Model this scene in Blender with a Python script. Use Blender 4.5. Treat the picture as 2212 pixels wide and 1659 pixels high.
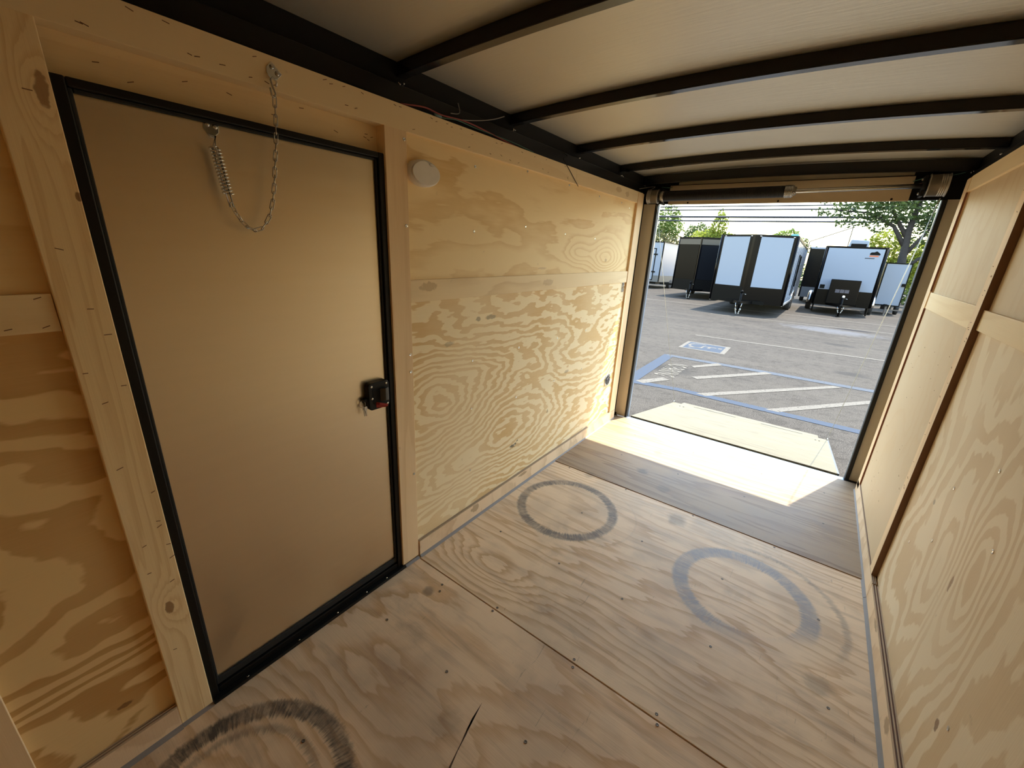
import bpy, bmesh, math, random
import numpy as np
from mathutils import Vector, Matrix

for o in list(bpy.data.objects):
    bpy.data.objects.remove(o)
SC = bpy.context.scene
COL = SC.collection
PI = math.pi

# ------------------------------------------------------------------ camera
F_PX, YAW, PITCH, ROLL = 885.57, -0.625630, -0.323709, 0.0513742
cy, sy, cp, sp, cr, sr = (math.cos(YAW), math.sin(YAW), math.cos(PITCH), math.sin(PITCH), math.cos(ROLL), math.sin(ROLL))
fwd = Vector((sy * cp, cy * cp, sp)); rgt = Vector((cy, -sy, 0)); upv = rgt.cross(fwd)
r2 = cr * rgt + sr * upv; u2 = -sr * rgt + cr * upv
cam_d = bpy.data.cameras.new('camera'); cam = bpy.data.objects.new('camera', cam_d); COL.objects.link(cam)
cam.matrix_world = Matrix(((r2.x, u2.x, -fwd.x, 0), (r2.y, u2.y, -fwd.y, 0), (r2.z, u2.z, -fwd.z, 1.4), (0, 0, 0, 1)))
cam_d.sensor_fit = 'HORIZONTAL'; cam_d.sensor_width = 36.0
cam_d.lens = 36.0 * F_PX / 2212.0
cam_d.clip_start = 0.01; cam_d.clip_end = 500
SC.camera = cam

# ------------------------------------------------------------------ light
SUN_DIR = Vector((-0.28, -0.683, -1.747)).normalized()        # direction the light travels
wd = bpy.data.worlds.new('sky'); SC.world = wd; wd.use_nodes = True
wn = wd.node_tree
bg = wn.nodes['Background']
sky = wn.nodes.new('ShaderNodeTexSky'); sky.sky_type = 'NISHITA'; sky.sun_disc = False
sky.sun_elevation = math.asin(-SUN_DIR.z); sky.sun_rotation = math.atan2(-SUN_DIR.x, -SUN_DIR.y)
sky.air_density = 1.7; sky.dust_density = 0.6; sky.ozone_density = 1.0
wn.links.new(sky.outputs[0], bg.inputs[0]); bg.inputs[1].default_value = 0.29
sd = bpy.data.lights.new('sun', 'SUN'); sun = bpy.data.objects.new('sun', sd); COL.objects.link(sun)
sd.energy = 4.2; sd.angle = 0.0093; sd.color = (1.0, 0.95, 0.86)
sun.rotation_euler = SUN_DIR.to_track_quat('-Z', 'Y').to_euler(); sun.location = (3, 8, 20)
SC.view_settings.view_transform = 'Standard'; SC.view_settings.look = 'None'
SC.view_settings.exposure = 1.75; SC.view_settings.gamma = 1.0
SC.view_settings.use_curve_mapping = False
SC.cycles.max_bounces = 16; SC.cycles.diffuse_bounces = 14; SC.cycles.glossy_bounces = 6
SC.cycles.sample_clamp_indirect = 6.0
SC.cycles.use_denoising = True

# ------------------------------------------------------------------ material helpers
class NT:
    def __init__(s, name):
        s.m = bpy.data.materials.new(name); s.m.use_nodes = True
        s.t = s.m.node_tree; s.b = s.t.nodes['Principled BSDF']
    def n(s, typ, ins=None, **props):
        d = s.t.nodes.new('ShaderNode' + typ)
        for k, v in props.items(): setattr(d, k, v)
        for k, v in (ins or {}).items(): s.set(d.inputs[k], v)
        return d
    def set(s, sock, v):
        if isinstance(v, bpy.types.NodeSocket): s.t.links.new(v, sock)
        elif v is not None: sock.default_value = v
    def math(s, op, a, b=None, c=None, clamp=False):
        d = s.n('Math', operation=op, use_clamp=clamp)
        s.set(d.inputs[0], a); s.set(d.inputs[1], b); s.set(d.inputs[2], c)
        return d.outputs[0]
    def vmul(s, a, b): return s.n('VectorMath', {0: a, 1: b}, operation='MULTIPLY').outputs[0]
    def vadd(s, a, b): return s.n('VectorMath', {0: a, 1: b}, operation='ADD').outputs[0]
    def noise(s, vec, scale=1.0, detail=2.0, rough=0.5, dist=0.0):
        return s.n('TexNoise', {'Vector': vec, 'Scale': scale, 'Detail': detail, 'Roughness': rough, 'Distortion': dist}).outputs[0]
    def ramp(s, fac, stops, interp='LINEAR'):
        d = s.n('ValToRGB', {0: fac}); e = d.color_ramp.elements; d.color_ramp.interpolation = interp
        while len(e) < len(stops): e.new(0.5)
        for i, (p, c) in enumerate(stops):
            e[i].position = p
            e[i].color = (c, c, c, 1) if isinstance(c, (int, float)) else (*c, 1)
        return d.outputs[0]
    def mix(s, fac, a, b, blend='MIX'):
        d = s.n('Mix', data_type='RGBA', blend_type=blend)
        s.set(d.inputs[0], fac)
        for sock, v in ((d.inputs[6], a), (d.inputs[7], b)):
            s.set(sock, (*v, 1) if isinstance(v, (tuple, list)) and len(v) == 3 else v)
        return d.outputs[2]
    def step(s, v, a, b):      # smoothstep a->b gives 0->1
        return s.n('MapRange', {0: v, 1: a, 2: b, 3: 0.0, 4: 1.0}, interpolation_type='SMOOTHSTEP').outputs[0]
    def bump(s, h, strength=0.2, dist=0.01):
        s.set(s.b.inputs['Normal'], s.n('Bump', {'Strength': strength, 'Distance': dist, 'Height': h}).outputs[0])
    def out(s, color=None, rough=None, metal=None, spec=None):
        if color is not None: s.set(s.b.inputs['Base Color'], (*color, 1) if isinstance(color, tuple) else color)
        if rough is not None: s.set(s.b.inputs['Roughness'], rough)
        if metal is not None: s.set(s.b.inputs['Metallic'], metal)
        if spec is not None: s.set(s.b.inputs['Specular IOR Level'], spec)
        return s.m

def plain(name, col, rough=0.5, metal=0.0, var=0.08, scale=30.0, spec=0.5, bump=0.0):
    t = NT(name); v = t.n('TexCoord').outputs['Object']
    nz = t.noise(v, scale, 3.0)
    c = t.mix(nz, tuple(x * (1 - var) for x in col), tuple(min(1, x * (1 + var)) for x in col))
    if bump: t.bump(nz, bump, 0.004)
    return t.out(c, rough, metal, spec)

def wood_color(t, light, dark, axis, seed, F=9.0, A=1.0, cross=2.5, long=0.55, drift=0.6, patch=0.25, fiber=0.22, contrast=1.0, knots=(), sharp=0.45, fray=0.05, plateau=False):
    """plywood face: contour bands of a stretched height field, pale early wood and tan late wood"""
    co = t.n('TexCoord').outputs['Object']
    random.seed(seed)
    off = tuple(random.uniform(-20, 20) for _ in range(3))
    i = 'XYZ'.index(axis[0]); j = 'XYZ'.index(axis[1])
    sc = [0.0, 0.0, 0.0]; sc[i] = long; sc[j] = cross
    v = t.vadd(t.vmul(co, tuple(sc)), off)
    h = t.math('MULTIPLY', t.noise(v, 1.0, 4.0, 0.47, 0.3), A)
    fine = [0.0, 0.0, 0.0]; fine[i] = long * 11; fine[j] = cross * 22
    h = t.math('MULTIPLY_ADD', t.noise(t.vadd(t.vmul(co, tuple(fine)), off), 1.0, 2.0), fray, h)
    sep = t.n('SeparateXYZ', {0: co})
    h = t.math('MULTIPLY_ADD', sep.outputs[j], drift, h)
    for (ka, kb, kr, ks) in knots:
        da = t.math('MULTIPLY', t.math('SUBTRACT', sep.outputs[i], ka), 0.45 / kr)
        db = t.math('MULTIPLY', t.math('SUBTRACT', sep.outputs[j], kb), 1.0 / kr)
        d2 = t.math('ADD', t.math('MULTIPLY', da, da), t.math('MULTIPLY', db, db))
        h = t.math('MULTIPLY_ADD', t.math('POWER', 2.718, t.math('MULTIPLY', d2, -1.0)), ks, h)
    saw = t.math('FRACT', t.math('MULTIPLY', h, F))
    band = t.ramp(saw, [(0.0, 0.0), (sharp, 0.05), (0.78, 0.85), (0.9, 1.0), (0.97, 0.15), (1.0, 0.0)])
    if plateau: band = t.ramp(saw, [(0.0, 0.0), (sharp, 0.0), (sharp + 0.06, 0.9), (0.9, 1.0), (0.96, 0.1), (1.0, 0.0)])
    fb = [0.0, 0.0, 0.0]; fb[i] = 6.0; fb[j] = 260.0
    fibre = t.noise(t.vmul(co, tuple(fb)), 1.0, 2.0, 0.6)
    pv = [0.0, 0.0, 0.0]; pv[i] = long * 1.8; pv[j] = cross * 0.8
    big = t.noise(t.vadd(t.vmul(co, tuple(pv)), tuple(-x for x in off)), 1.0, 2.0)
    f = t.math('MULTIPLY', band, t.math('MULTIPLY_ADD', big, 1.4, 0.15, clamp=True))
    f = t.math('MULTIPLY', f, contrast)
    f = t.math('ADD', f, t.math('MULTIPLY', t.math('SUBTRACT', fibre, 0.5), fiber))
    f = t.math('ADD', f, t.math('MULTIPLY', t.math('SUBTRACT', big, 0.5), patch * 2), clamp=True)
    return t.mix(f, light, dark), co, sep, h, fibre

def wood(name, light, dark, axis, seed, rough=0.55, spots=(), **kw):
    t = NT(name)
    c, co, sep, h, fibre = wood_color(t, light, dark, axis, seed, **kw)
    spk = t.ramp(t.noise(co, 26.0, 2.0), [(0.0, 0.0), (0.73, 0.0), (0.8, 1.0), (1.0, 1.0)])
    c = t.mix(t.math('MULTIPLY', spk, 0.22), c, tuple(x * 0.45 for x in dark))
    i = 'XYZ'.index(axis[0]); j = 'XYZ'.index(axis[1])
    for (a, b, ra, rb, col, k) in spots:        # knots, stamps and scuffs with a shape of their own
        da = t.math('DIVIDE', t.math('SUBTRACT', sep.outputs[i], a), ra)
        db = t.math('DIVIDE', t.math('SUBTRACT', sep.outputs[j], b), rb)
        d = t.math('SQRT', t.math('ADD', t.math('MULTIPLY', da, da), t.math('MULTIPLY', db, db)))
        d = t.math('ADD', d, t.math('MULTIPLY', t.math('SUBTRACT', t.noise(co, 60.0, 3.0), 0.5), 1.1))
        c = t.mix(t.math('MULTIPLY', t.step(d, 1.0, 0.7), k), c, col)
    t.bump(t.math('ADD', fibre, h), 0.12, 0.002)
    return t.out(c, rough, 0.0, 0.35)

PALE = (0.90, 0.73, 0.46); TAN = (0.70, 0.45, 0.19)
W_UP = wood('plywood_upper', (0.95, 0.74, 0.41), (0.74, 0.47, 0.17), 'YZ', 4, F=7.0, cross=3.2, long=0.8, drift=0.3, patch=0.42, contrast=0.7, knots=((2.75, 1.36, 0.10, 0.75), (2.35, 1.38, 0.07, 0.4)),
            spots=((2.75, 1.34, 0.02, 0.012, (0.4, 0.2, 0.08), .5), (1.95, 1.295, 0.05, 0.006, (.4, .22, .1), .3)))
W_LOW = wood('plywood_lower', (0.94, 0.78, 0.50), (0.70, 0.44, 0.16), 'YZ', 11, F=15.0, A=1.05, cross=1.7, long=0.85, drift=0.5, patch=0.12, contrast=0.85, sharp=0.40, fray=0.08, plateau=True, knots=((1.6, 0.38, 0.2, 0.55), (1.25, 0.75, 0.16, -0.35)),
             spots=((1.52, 1.075, 0.05, 0.012, (.42, .33, .2), .8), (1.43, 1.075, 0.018, 0.012, (.42, .33, .2), .8), (1.24, 0.985, 0.035, 0.012, (.42, .33, .2), .5), (2.33, 0.63, .03, .012, (.4, .3, .18), .5),
                    (1.76, 0.30, 0.035, 0.008, (.1, .08, .06), .8), (2.12, 0.41, 0.008, 0.018, (.25, .18, .1), .6)))
W_FRONT = wood('plywood_front', (0.86, 0.62, 0.30), (0.56, 0.31, 0.10), 'YZ', 23, F=8.0, A=1.05, cross=2.1, long=1.2, drift=0.75, patch=0.1, contrast=0.95, sharp=0.45, fray=0.035, plateau=True, knots=((-0.02, 0.42, 0.12, 0.3),), spots=((0.03, 0.18, 0.02, 0.008, (.2, .1, .04), .8),))
W_FRONTUP = wood('plywood_front_upper', (0.86, 0.62, 0.30), (0.66, 0.40, 0.15), 'YZ', 29, F=6.0, cross=2.0, long=0.6, drift=1.0, patch=0.3, contrast=0.5)
W_RIGHT = wood('plywood_right', (0.86, 0.72, 0.50), (0.68, 0.49, 0.265), 'ZY', 37, F=7.5, A=1.2, cross=2.0, long=1.0, drift=0.55, patch=0.4, contrast=0.7, sharp=0.4, fray=0.06, plateau=True, knots=((0.62, 1.42, 0.12, 0.5), (0.50, 1.62, 0.1, -0.3)),
               spots=((0.55, 1.52, 0.03, 0.01, (.3, .15, .06), .7), (0.30, 1.25, 0.02, 0.012, (.2, .1, .05), .8), (0.62, 1.9, .012, .012, (.4, .32, .22), .8)))
W_RMID = wood('plywood_right_rear', (0.66, 0.51, 0.31), (0.60, 0.42, 0.22), 'ZY', 41, F=9.0, cross=2.2, long=1.1, drift=0.5, patch=0.35, contrast=0.6)
W_STRIP = wood('plywood_strip', (0.88, 0.70, 0.42), (0.70, 0.48, 0.22), 'YZ', 53, F=4.0, cross=6.0, long=0.5, drift=0.4, patch=0.45, contrast=0.35, fiber=0.3)
W_STRIPV = wood('plywood_strip_upright', (0.86, 0.64, 0.38), (0.66, 0.42, 0.20), 'ZY', 59, F=5.0, cross=7.0, long=0.6, drift=0.6, patch=0.35, contrast=0.45, fiber=0.35)
W_STUD = wood('pine_stud', (0.90, 0.70, 0.40), (0.68, 0.43, 0.18), 'ZY', 67, F=12.0, cross=6.0, long=0.35, drift=1.2, patch=0.3, contrast=0.55, fiber=0.4, knots=((0.42, 0.165, 0.03, .25), (1.62, 0.18, 0.03, .25)),
              spots=((0.42, 0.163, 0.022, 0.011, (.30, .15, .06), .85), (1.63, 0.185, 0.03, 0.011, (.30, .15, .06), .8), (1.45, .197, .01, .006, (.25, .12, .05), .9)))
W_EDGE = plain('plywood_edge_dark', (0.20, 0.10, 0.05), 0.8)
W_EDGEL = plain('plywood_edge_light', (0.50, 0.36, 0.22), 0.8)
W_BASE = wood('baseboard_ply', (0.84, 0.64, 0.42), (0.62, 0.42, 0.23), 'ZY', 71, F=6.0, cross=2.0, long=2.0, drift=0.8, patch=0.4, contrast=0.7,
              spots=((0.06, 1.42, .025, .035, (.35, .24, .13), .7), (0.07, 1.86, .012, .05, (.3, .2, .1), .7)))
W_RAMP = wood('ramp_plywood', (0.130, 0.106, 0.054), (0.066, 0.046, 0.020), 'XY', 83, F=16.0, cross=4.0, long=0.6, drift=1.0, patch=0.1, contrast=0.8)

def floor_mat(name, seed, light, dark, F, long, cross, rings=True, kn=()):
    t = NT(name)
    c, co, sep, h, fibre = wood_color(t, light, dark, 'XY', seed, F=F, cross=cross, long=long, drift=0.9, patch=0.16, fiber=0.5, contrast=0.95, knots=kn, fray=0.06)
    x, y = sep.outputs[0], sep.outputs[1]
    # footprints, scuffs and ground-in dirt
    d1 = t.noise(co, 2.2, 4.0, 0.6); d2 = t.noise(t.vmul(co, (1.0, 1.0, 0.0)), 7.0, 5.0, 0.65, 0.6)
    dirt = t.math('MULTIPLY', t.step(d1, 0.42, 0.72), t.step(d2, 0.42, 0.68))
    c = t.mix(t.math('MULTIPLY', dirt, 0.34), c, (0.17, 0.13, 0.10))
    c = t.mix(t.math('MULTIPLY', t.step(t.noise(co, 1.3, 2.0), 0.4, 0.7), 0.16), c, (0.36, 0.22, 0.14))
    sc = t.ramp(t.noise(t.vmul(co, (30.0, 5.0, 1.0)), 1.0, 4.0, 0.7, 1.5), [(0, 0), (0.66, 0), (0.72, 1), (1, 1)])
    c = t.mix(t.math('MULTIPLY', sc, 0.35), c, (0.12, 0.085, 0.06))
    sk = t.noise(t.vmul(co, (1.6, 16.0, 1.0)), 1.0, 5.0, 0.65, 0.5)
    c = t.mix(t.math('MULTIPLY', t.step(sk, 0.5, 0.72), 0.35), c, (0.24, 0.14, 0.085))
    c = t.mix(t.math('MULTIPLY', t.step(t.noise(co, 3.1, 3.0), 0.45, 0.62), 0.2), c, (0.22, 0.19, 0.16))
    for (a, b, r, k) in ((-1.046, 0.921, .03, .55), (-0.691, 2.521, .06, .55), (-0.706, 2.87, .045, .5), (-0.36, 2.15, .07, .45), (-0.95, 2.25, .05, .35), (-0.52, 2.4, .05, .3), (0.30, 1.50, .05, .35), (-0.62, .62, .06, .25)):
        d = t.n('VectorMath', {0: co, 1: (a, b, 0.0)}, operation='DISTANCE').outputs['Value']
        d = t.math('ADD', d, t.math('MULTIPLY', t.math('SUBTRACT', d2, 0.5), r * 2.2))
        c = t.mix(t.math('MULTIPLY', t.step(d, r, r * 0.35), k), c, (0.075, 0.062, 0.05))
    if rings:
        jag = t.math('MULTIPLY', t.math('SUBTRACT', t.noise(co, 55.0, 2.0, 0.7), 0.5), 0.022)
        wear = t.noise(co, 9.0, 5.0, 0.7)
        for (a, b, r0, r1, k, col, cut) in ((-0.893, 1.832, 0.232, 0.287, .9, (0.12, 0.11, 0.10), None), (0.015, 1.785, 0.218, 0.290, .95, (0.30, 0.285, 0.275), ((-0.6, 1.0), 1.49, 1.60)),
                                           (0.06, 1.80, 0.315, 0.345, .45, (0.13, 0.11, 0.10), ((0.75, 0.66), 1.32, 1.42)), (-0.885, 0.125, 0.235, 0.290, 1.0, (0.085, 0.070, 0.055), None), (-0.90, 0.12, 0.185, 0.212, .6, (0.10, 0.085, 0.07), None),
                                           (-0.80, 1.86, 0.285, 0.290, .6, (0.07, 0.05, 0.04), ((1.0, 0.3), -0.17, -0.12))):
            d = t.n('VectorMath', {0: co, 1: (a, b, 0.0)}, operation='DISTANCE').outputs['Value']
            ang = t.math('ARCTAN2', t.math('SUBTRACT', y, b), t.math('SUBTRACT', x, a))
            tread = t.noise(t.n('CombineXYZ', {0: t.math('MULTIPLY', ang, 34.0), 1: t.math('MULTIPLY', d, 14.0), 2: a}).outputs[0], 1.0, 2.0, 0.7)
            d = t.math('ADD', t.math('ADD', d, t.math('MULTIPLY', jag, 0.5)), t.math('MULTIPLY', t.math('SUBTRACT', tread, 0.5), 0.03))
            m = t.math('MULTIPLY', t.step(d, r0 - .006, r0 + .012), t.step(d, r1 + .006, r1 - .012))
            m = t.math('MULTIPLY', m, t.math('MULTIPLY_ADD', t.math('ADD', t.math('MULTIPLY', wear, 0.6), t.math('MULTIPLY', tread, 0.4)), 2.6, -0.55, clamp=True))
            if cut:
                (qx, qy), c0, c1 = cut
                m = t.math('MULTIPLY', m, t.step(t.math('ADD', t.math('MULTIPLY', x, qx), t.math('MULTIPLY', y, qy)), c0, c1))
            c = t.mix(t.math('MULTIPLY', m, k), c, col)
    t.bump(t.math('ADD', h, fibre), 0.15, 0.002)
    return t.out(c, 0.55, 0.0, 0.35)

FL, FD = (0.84, 0.63, 0.385), (0.62, 0.395, 0.195)
M_FLOOR1 = floor_mat('floor_ply_front', 91, (0.86, 0.63, 0.38), (0.64, 0.39, 0.18), 11.0, 0.7, 2.0, kn=((-0.75, 0.5, 0.25, 0.4),))
M_FLOOR2 = floor_mat('floor_ply_middle', 97, FL, FD, 15.0, 0.45, 2.2, kn=((-0.95, 1.2, 0.1, 0.3),))
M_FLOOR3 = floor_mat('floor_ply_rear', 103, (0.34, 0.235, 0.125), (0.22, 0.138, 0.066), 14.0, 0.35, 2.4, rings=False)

def metal(name, col, rough, metal_=1.0, stretch=None, amt=0.08):
    t = NT(name); co = t.n('TexCoord').outputs['Object']
    nz = t.noise(t.vmul(co, stretch or (8.0, 8.0, 8.0)), 1.0, 3.0)
    c = t.mix(nz, tuple(x * (1 - amt) for x in col), tuple(min(1, x * (1 + amt)) for x in col))
    r = t.math('MULTIPLY_ADD', nz, 0.12, rough - 0.06)
    return t.out(c, r, metal_, 0.5)
M_DOOR = metal('mill_aluminium', (0.82, 0.71, 0.54), 0.31, 1.0, (2.0, 3.0, 40.0), 0.03)
M_ZINC = metal('zinc_steel', (0.62, 0.62, 0.60), 0.16)
M_STEEL = metal('steel', (0.50, 0.49, 0.47), 0.2)
M_THRESH = metal('threshold_aluminium', (0.60, 0.62, 0.66), 0.35, 1.0, (1.0, 120.0, 30.0), 0.2)
M_SPRING = metal('oiled_spring_steel', (0.014, 0.012, 0.011), 0.32, 0.3)
M_CAST = plain('cast_drum_metal', (0.34, 0.31, 0.27), 0.45, 0.7)
M_BLACK = plain('black_paint', (0.007, 0.0065, 0.006), 0.42, 0.0, 0.2, 30.0, 0.25)
M_BLACKM = plain('black_matt_steel', (0.007, 0.0065, 0.006), 0.6, 0.0, 0.2, 30.0, 0.2)
M_RUBBER = plain('black_rubber', (0.012, 0.012, 0.012), 0.7)
M_BOW = plain('bow_black_gloss', (0.008, 0.007, 0.007), 0.16, 0.0, 0.4, 40.0, 0.4, 0.06)
M_FLANGE = plain('worn_gloss_flange', (0.02, 0.02, 0.022), 0.14, 0.25, 0.6, 25.0, 1.0, 0.05)
M_JAMB = plain('beige_coil_aluminium', (0.84, 0.74, 0.56), 0.45, 0.0, 0.03)
M_HEADP = plain('beige_header_panel', (0.52, 0.41, 0.27), 0.5, 0.0, 0.03)
M_CAULK = plain('grey_caulk', (0.25, 0.22, 0.195), 0.7)
M_WHITEPL = plain('white_plastic', (0.74, 0.70, 0.64), 0.4)
M_RED = plain('red_plastic', (0.35, 0.02, 0.02), 0.45)
M_REDW = plain('red_wire', (0.30, 0.05, 0.04), 0.5)
M_GREENW = plain('green_wire', (0.05, 0.16, 0.11), 0.5)
M_GREYW = plain('grey_wire', (0.22, 0.20, 0.18), 0.5)
M_TEALW = plain('teal_connector', (0.12, 0.22, 0.26), 0.4)
M_CABLE = metal('galvanised_cable', (0.62, 0.60, 0.52), 0.4, 0.7)

def ceiling_mat():
    t = NT('roof_skin_white'); co = t.n('TexCoord').outputs['Object']
    nz = t.noise(t.vmul(co, (9.0, 60.0, 1.0)), 1.0, 4.0, 0.6)
    c = t.mix(t.noise(co, 3.0, 3.0), (0.58, 0.545, 0.47), (0.65, 0.615, 0.535))
    t.bump(nz, 0.25, 0.004)
    return t.out(c, 0.48, 0.65, 0.5)
M_CEIL = ceiling_mat()

def asphalt_mat():
    t = NT('worn_asphalt'); co = t.n('TexCoord').outputs['Object']
    f = t.noise(co, 90.0, 3.0, 0.7); m = t.noise(co, 14.0, 4.0, 0.6); b = t.noise(t.vmul(co, (1.0, 2.2, 1.0)), 0.5, 4.0, 0.6)
    c = t.mix(t.ramp(f, [(0.36, 0.0), (0.64, 1.0)]), (0.014, 0.0122, 0.0102), (0.104, 0.090, 0.074))
    c = t.mix(t.math('MULTIPLY', t.step(t.noise(co, 6.0, 6.0, 0.72, 0.4), 0.48, 0.62), 0.55), c, (0.028, 0.0245, 0.020))
    c = t.mix(t.math('MULTIPLY', t.step(m, 0.35, 0.7), 0.28), c, (0.078, 0.068, 0.055))
    c = t.mix(t.math('MULTIPLY', t.step(b, 0.4, 0.65), 0.3), c, (0.088, 0.076, 0.060))
    streak = t.noise(t.vmul(co, (0.7, 7.0, 1.0)), 1.0, 4.0, 0.65, 0.8)
    sep = t.n('SeparateXYZ', {0: co})
    far = t.step(sep.outputs[1], 11.0, 14.0)
    c = t.mix(t.math('MULTIPLY', t.math('MULTIPLY', t.step(streak, 0.5, 0.66), far), 0.5), c, (0.020, 0.0195, 0.019))
    def blob(x, y, r, sx, k, col, c):
        d = t.n('VectorMath', {0: t.vmul(co, (sx, 1.0, 0.0)), 1: (x * sx, y, 0.0)}, operation='DISTANCE').outputs['Value']
        d = t.math('ADD', d, t.math('MULTIPLY', t.math('SUBTRACT', t.noise(co, 3.0, 5.0, 0.7), 0.5), r * 1.6))
        return t.mix(t.math('MULTIPLY', t.step(d, r, r * 0.3), k), c, col)
    c = blob(0.45, 16.2, 1.0, 0.6, .65, (0.10, 0.10, 0.103), c)      # pale dried spill
    c = blob(1.05, 17.3, 0.4, 0.6, .7, (0.018, 0.018, 0.02), c)
    c = blob(0.72, 9.1, 0.28, 0.7, .5, (0.022, 0.0215, 0.021), c)
    c = blob(0.65, 12.9, 0.3, 0.6, .5, (0.022, 0.0215, 0.021), c)
    c = blob(-1.72, 6.75, 0.5, 1.0, .45, (0.02, 0.02, 0.0195), c)
    t.bump(f, 0.5, 0.01)
    return t.out(c, 0.95, 0.0, 0.04)
M_ASPHALT = asphalt_mat()
def paint_mat(name, col, worn, thr):
    t = NT(name); co = t.n('TexCoord').outputs['Object']
    w = t.step(t.noise(co, 28.0, 5.0, 0.75), thr, thr + 0.08)
    return t.out(t.mix(w, col, worn), 0.85, 0.0, 0.1)
M_PWHITE = paint_mat('worn_white_road_paint', (0.118, 0.103, 0.081), (0.060, 0.053, 0.043), 0.54)
M_PBLUE = paint_mat('worn_blue_road_paint', (0.040, 0.049, 0.064), (0.050, 0.046, 0.042), 0.55)
M_PBLUE2 = paint_mat('faded_blue_road_paint', (0.058, 0.063, 0.070), (0.050, 0.046, 0.040), 0.54)
M_PFIELD = paint_mat('blue_symbol_paint', (0.040, 0.048, 0.060), (0.050, 0.047, 0.043), 0.56)
M_PTEXT = paint_mat('white_letter_paint', (0.130, 0.113, 0.088), (0.088, 0.077, 0.06), 0.64)

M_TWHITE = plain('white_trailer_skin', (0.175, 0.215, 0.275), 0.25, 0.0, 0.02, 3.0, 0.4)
M_TBLACK = plain('black_trailer_skin', (0.0015, 0.0015, 0.002), 0.22, 0.0, 0.1, 4.0, 0.08)
M_TTRIM = plain('black_trailer_trim', (0.002, 0.002, 0.002), 0.4, 0.0, 0.1, 20.0, 0.08)
M_TGREY = plain('grey_trailer_skin', (0.085, 0.085, 0.085), 0.4)
M_TIRE = plain('tyre_rubber', (0.015, 0.015, 0.015), 0.8)
M_TEAL = plain('teal_cap', (0.10, 0.32, 0.33), 0.5)
M_ORANGE = plain('orange_print', (0.45, 0.10, 0.03), 0.5)
M_DKBLUE = plain('glossy_dark_blue', (0.02, 0.03, 0.06), 0.2)
M_POLE = plain('weathered_pole', (0.12, 0.10, 0.08), 0.8)
M_LINE = plain('dark_utility_line', (0.03, 0.03, 0.035), 0.6)
M_BARK = plain('bark', (0.028, 0.023, 0.02), 0.9, 0.0, 0.5, 6.0)

def leaf_mat(name, a, b):
    t = NT(name); co = t.n('TexCoord').outputs['Object']
    c = t.mix(t.ramp(t.noise(co, 0.9, 3.0, 0.7), [(0.3, 0.0), (0.7, 1.0)]), a, b)
    t.out(c, 0.55, 0.0, 0.3)
    tr = t.n('BsdfTranslucent', {'Color': c}); mx = t.n('MixShader', {0: 0.4, 1: t.b.outputs[0], 2: tr.outputs[0]})
    t.t.links.new(mx.outputs[0], t.t.nodes['Material Output'].inputs['Surface'])
    return t.m
M_LEAF_Y = leaf_mat('yellow_green_leaves', (0.13, 0.17, 0.02), (0.34, 0.36, 0.05))
M_LEAF_G = leaf_mat('mid_green_leaves', (0.07, 0.12, 0.025), (0.22, 0.28, 0.06))
M_LEAF_D = leaf_mat('dark_green_leaves', (0.03, 0.055, 0.016), (0.10, 0.14, 0.035))
M_LEAF_B = leaf_mat('brownish_leaves', (0.06, 0.055, 0.02), (0.12, 0.12, 0.04))

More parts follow.
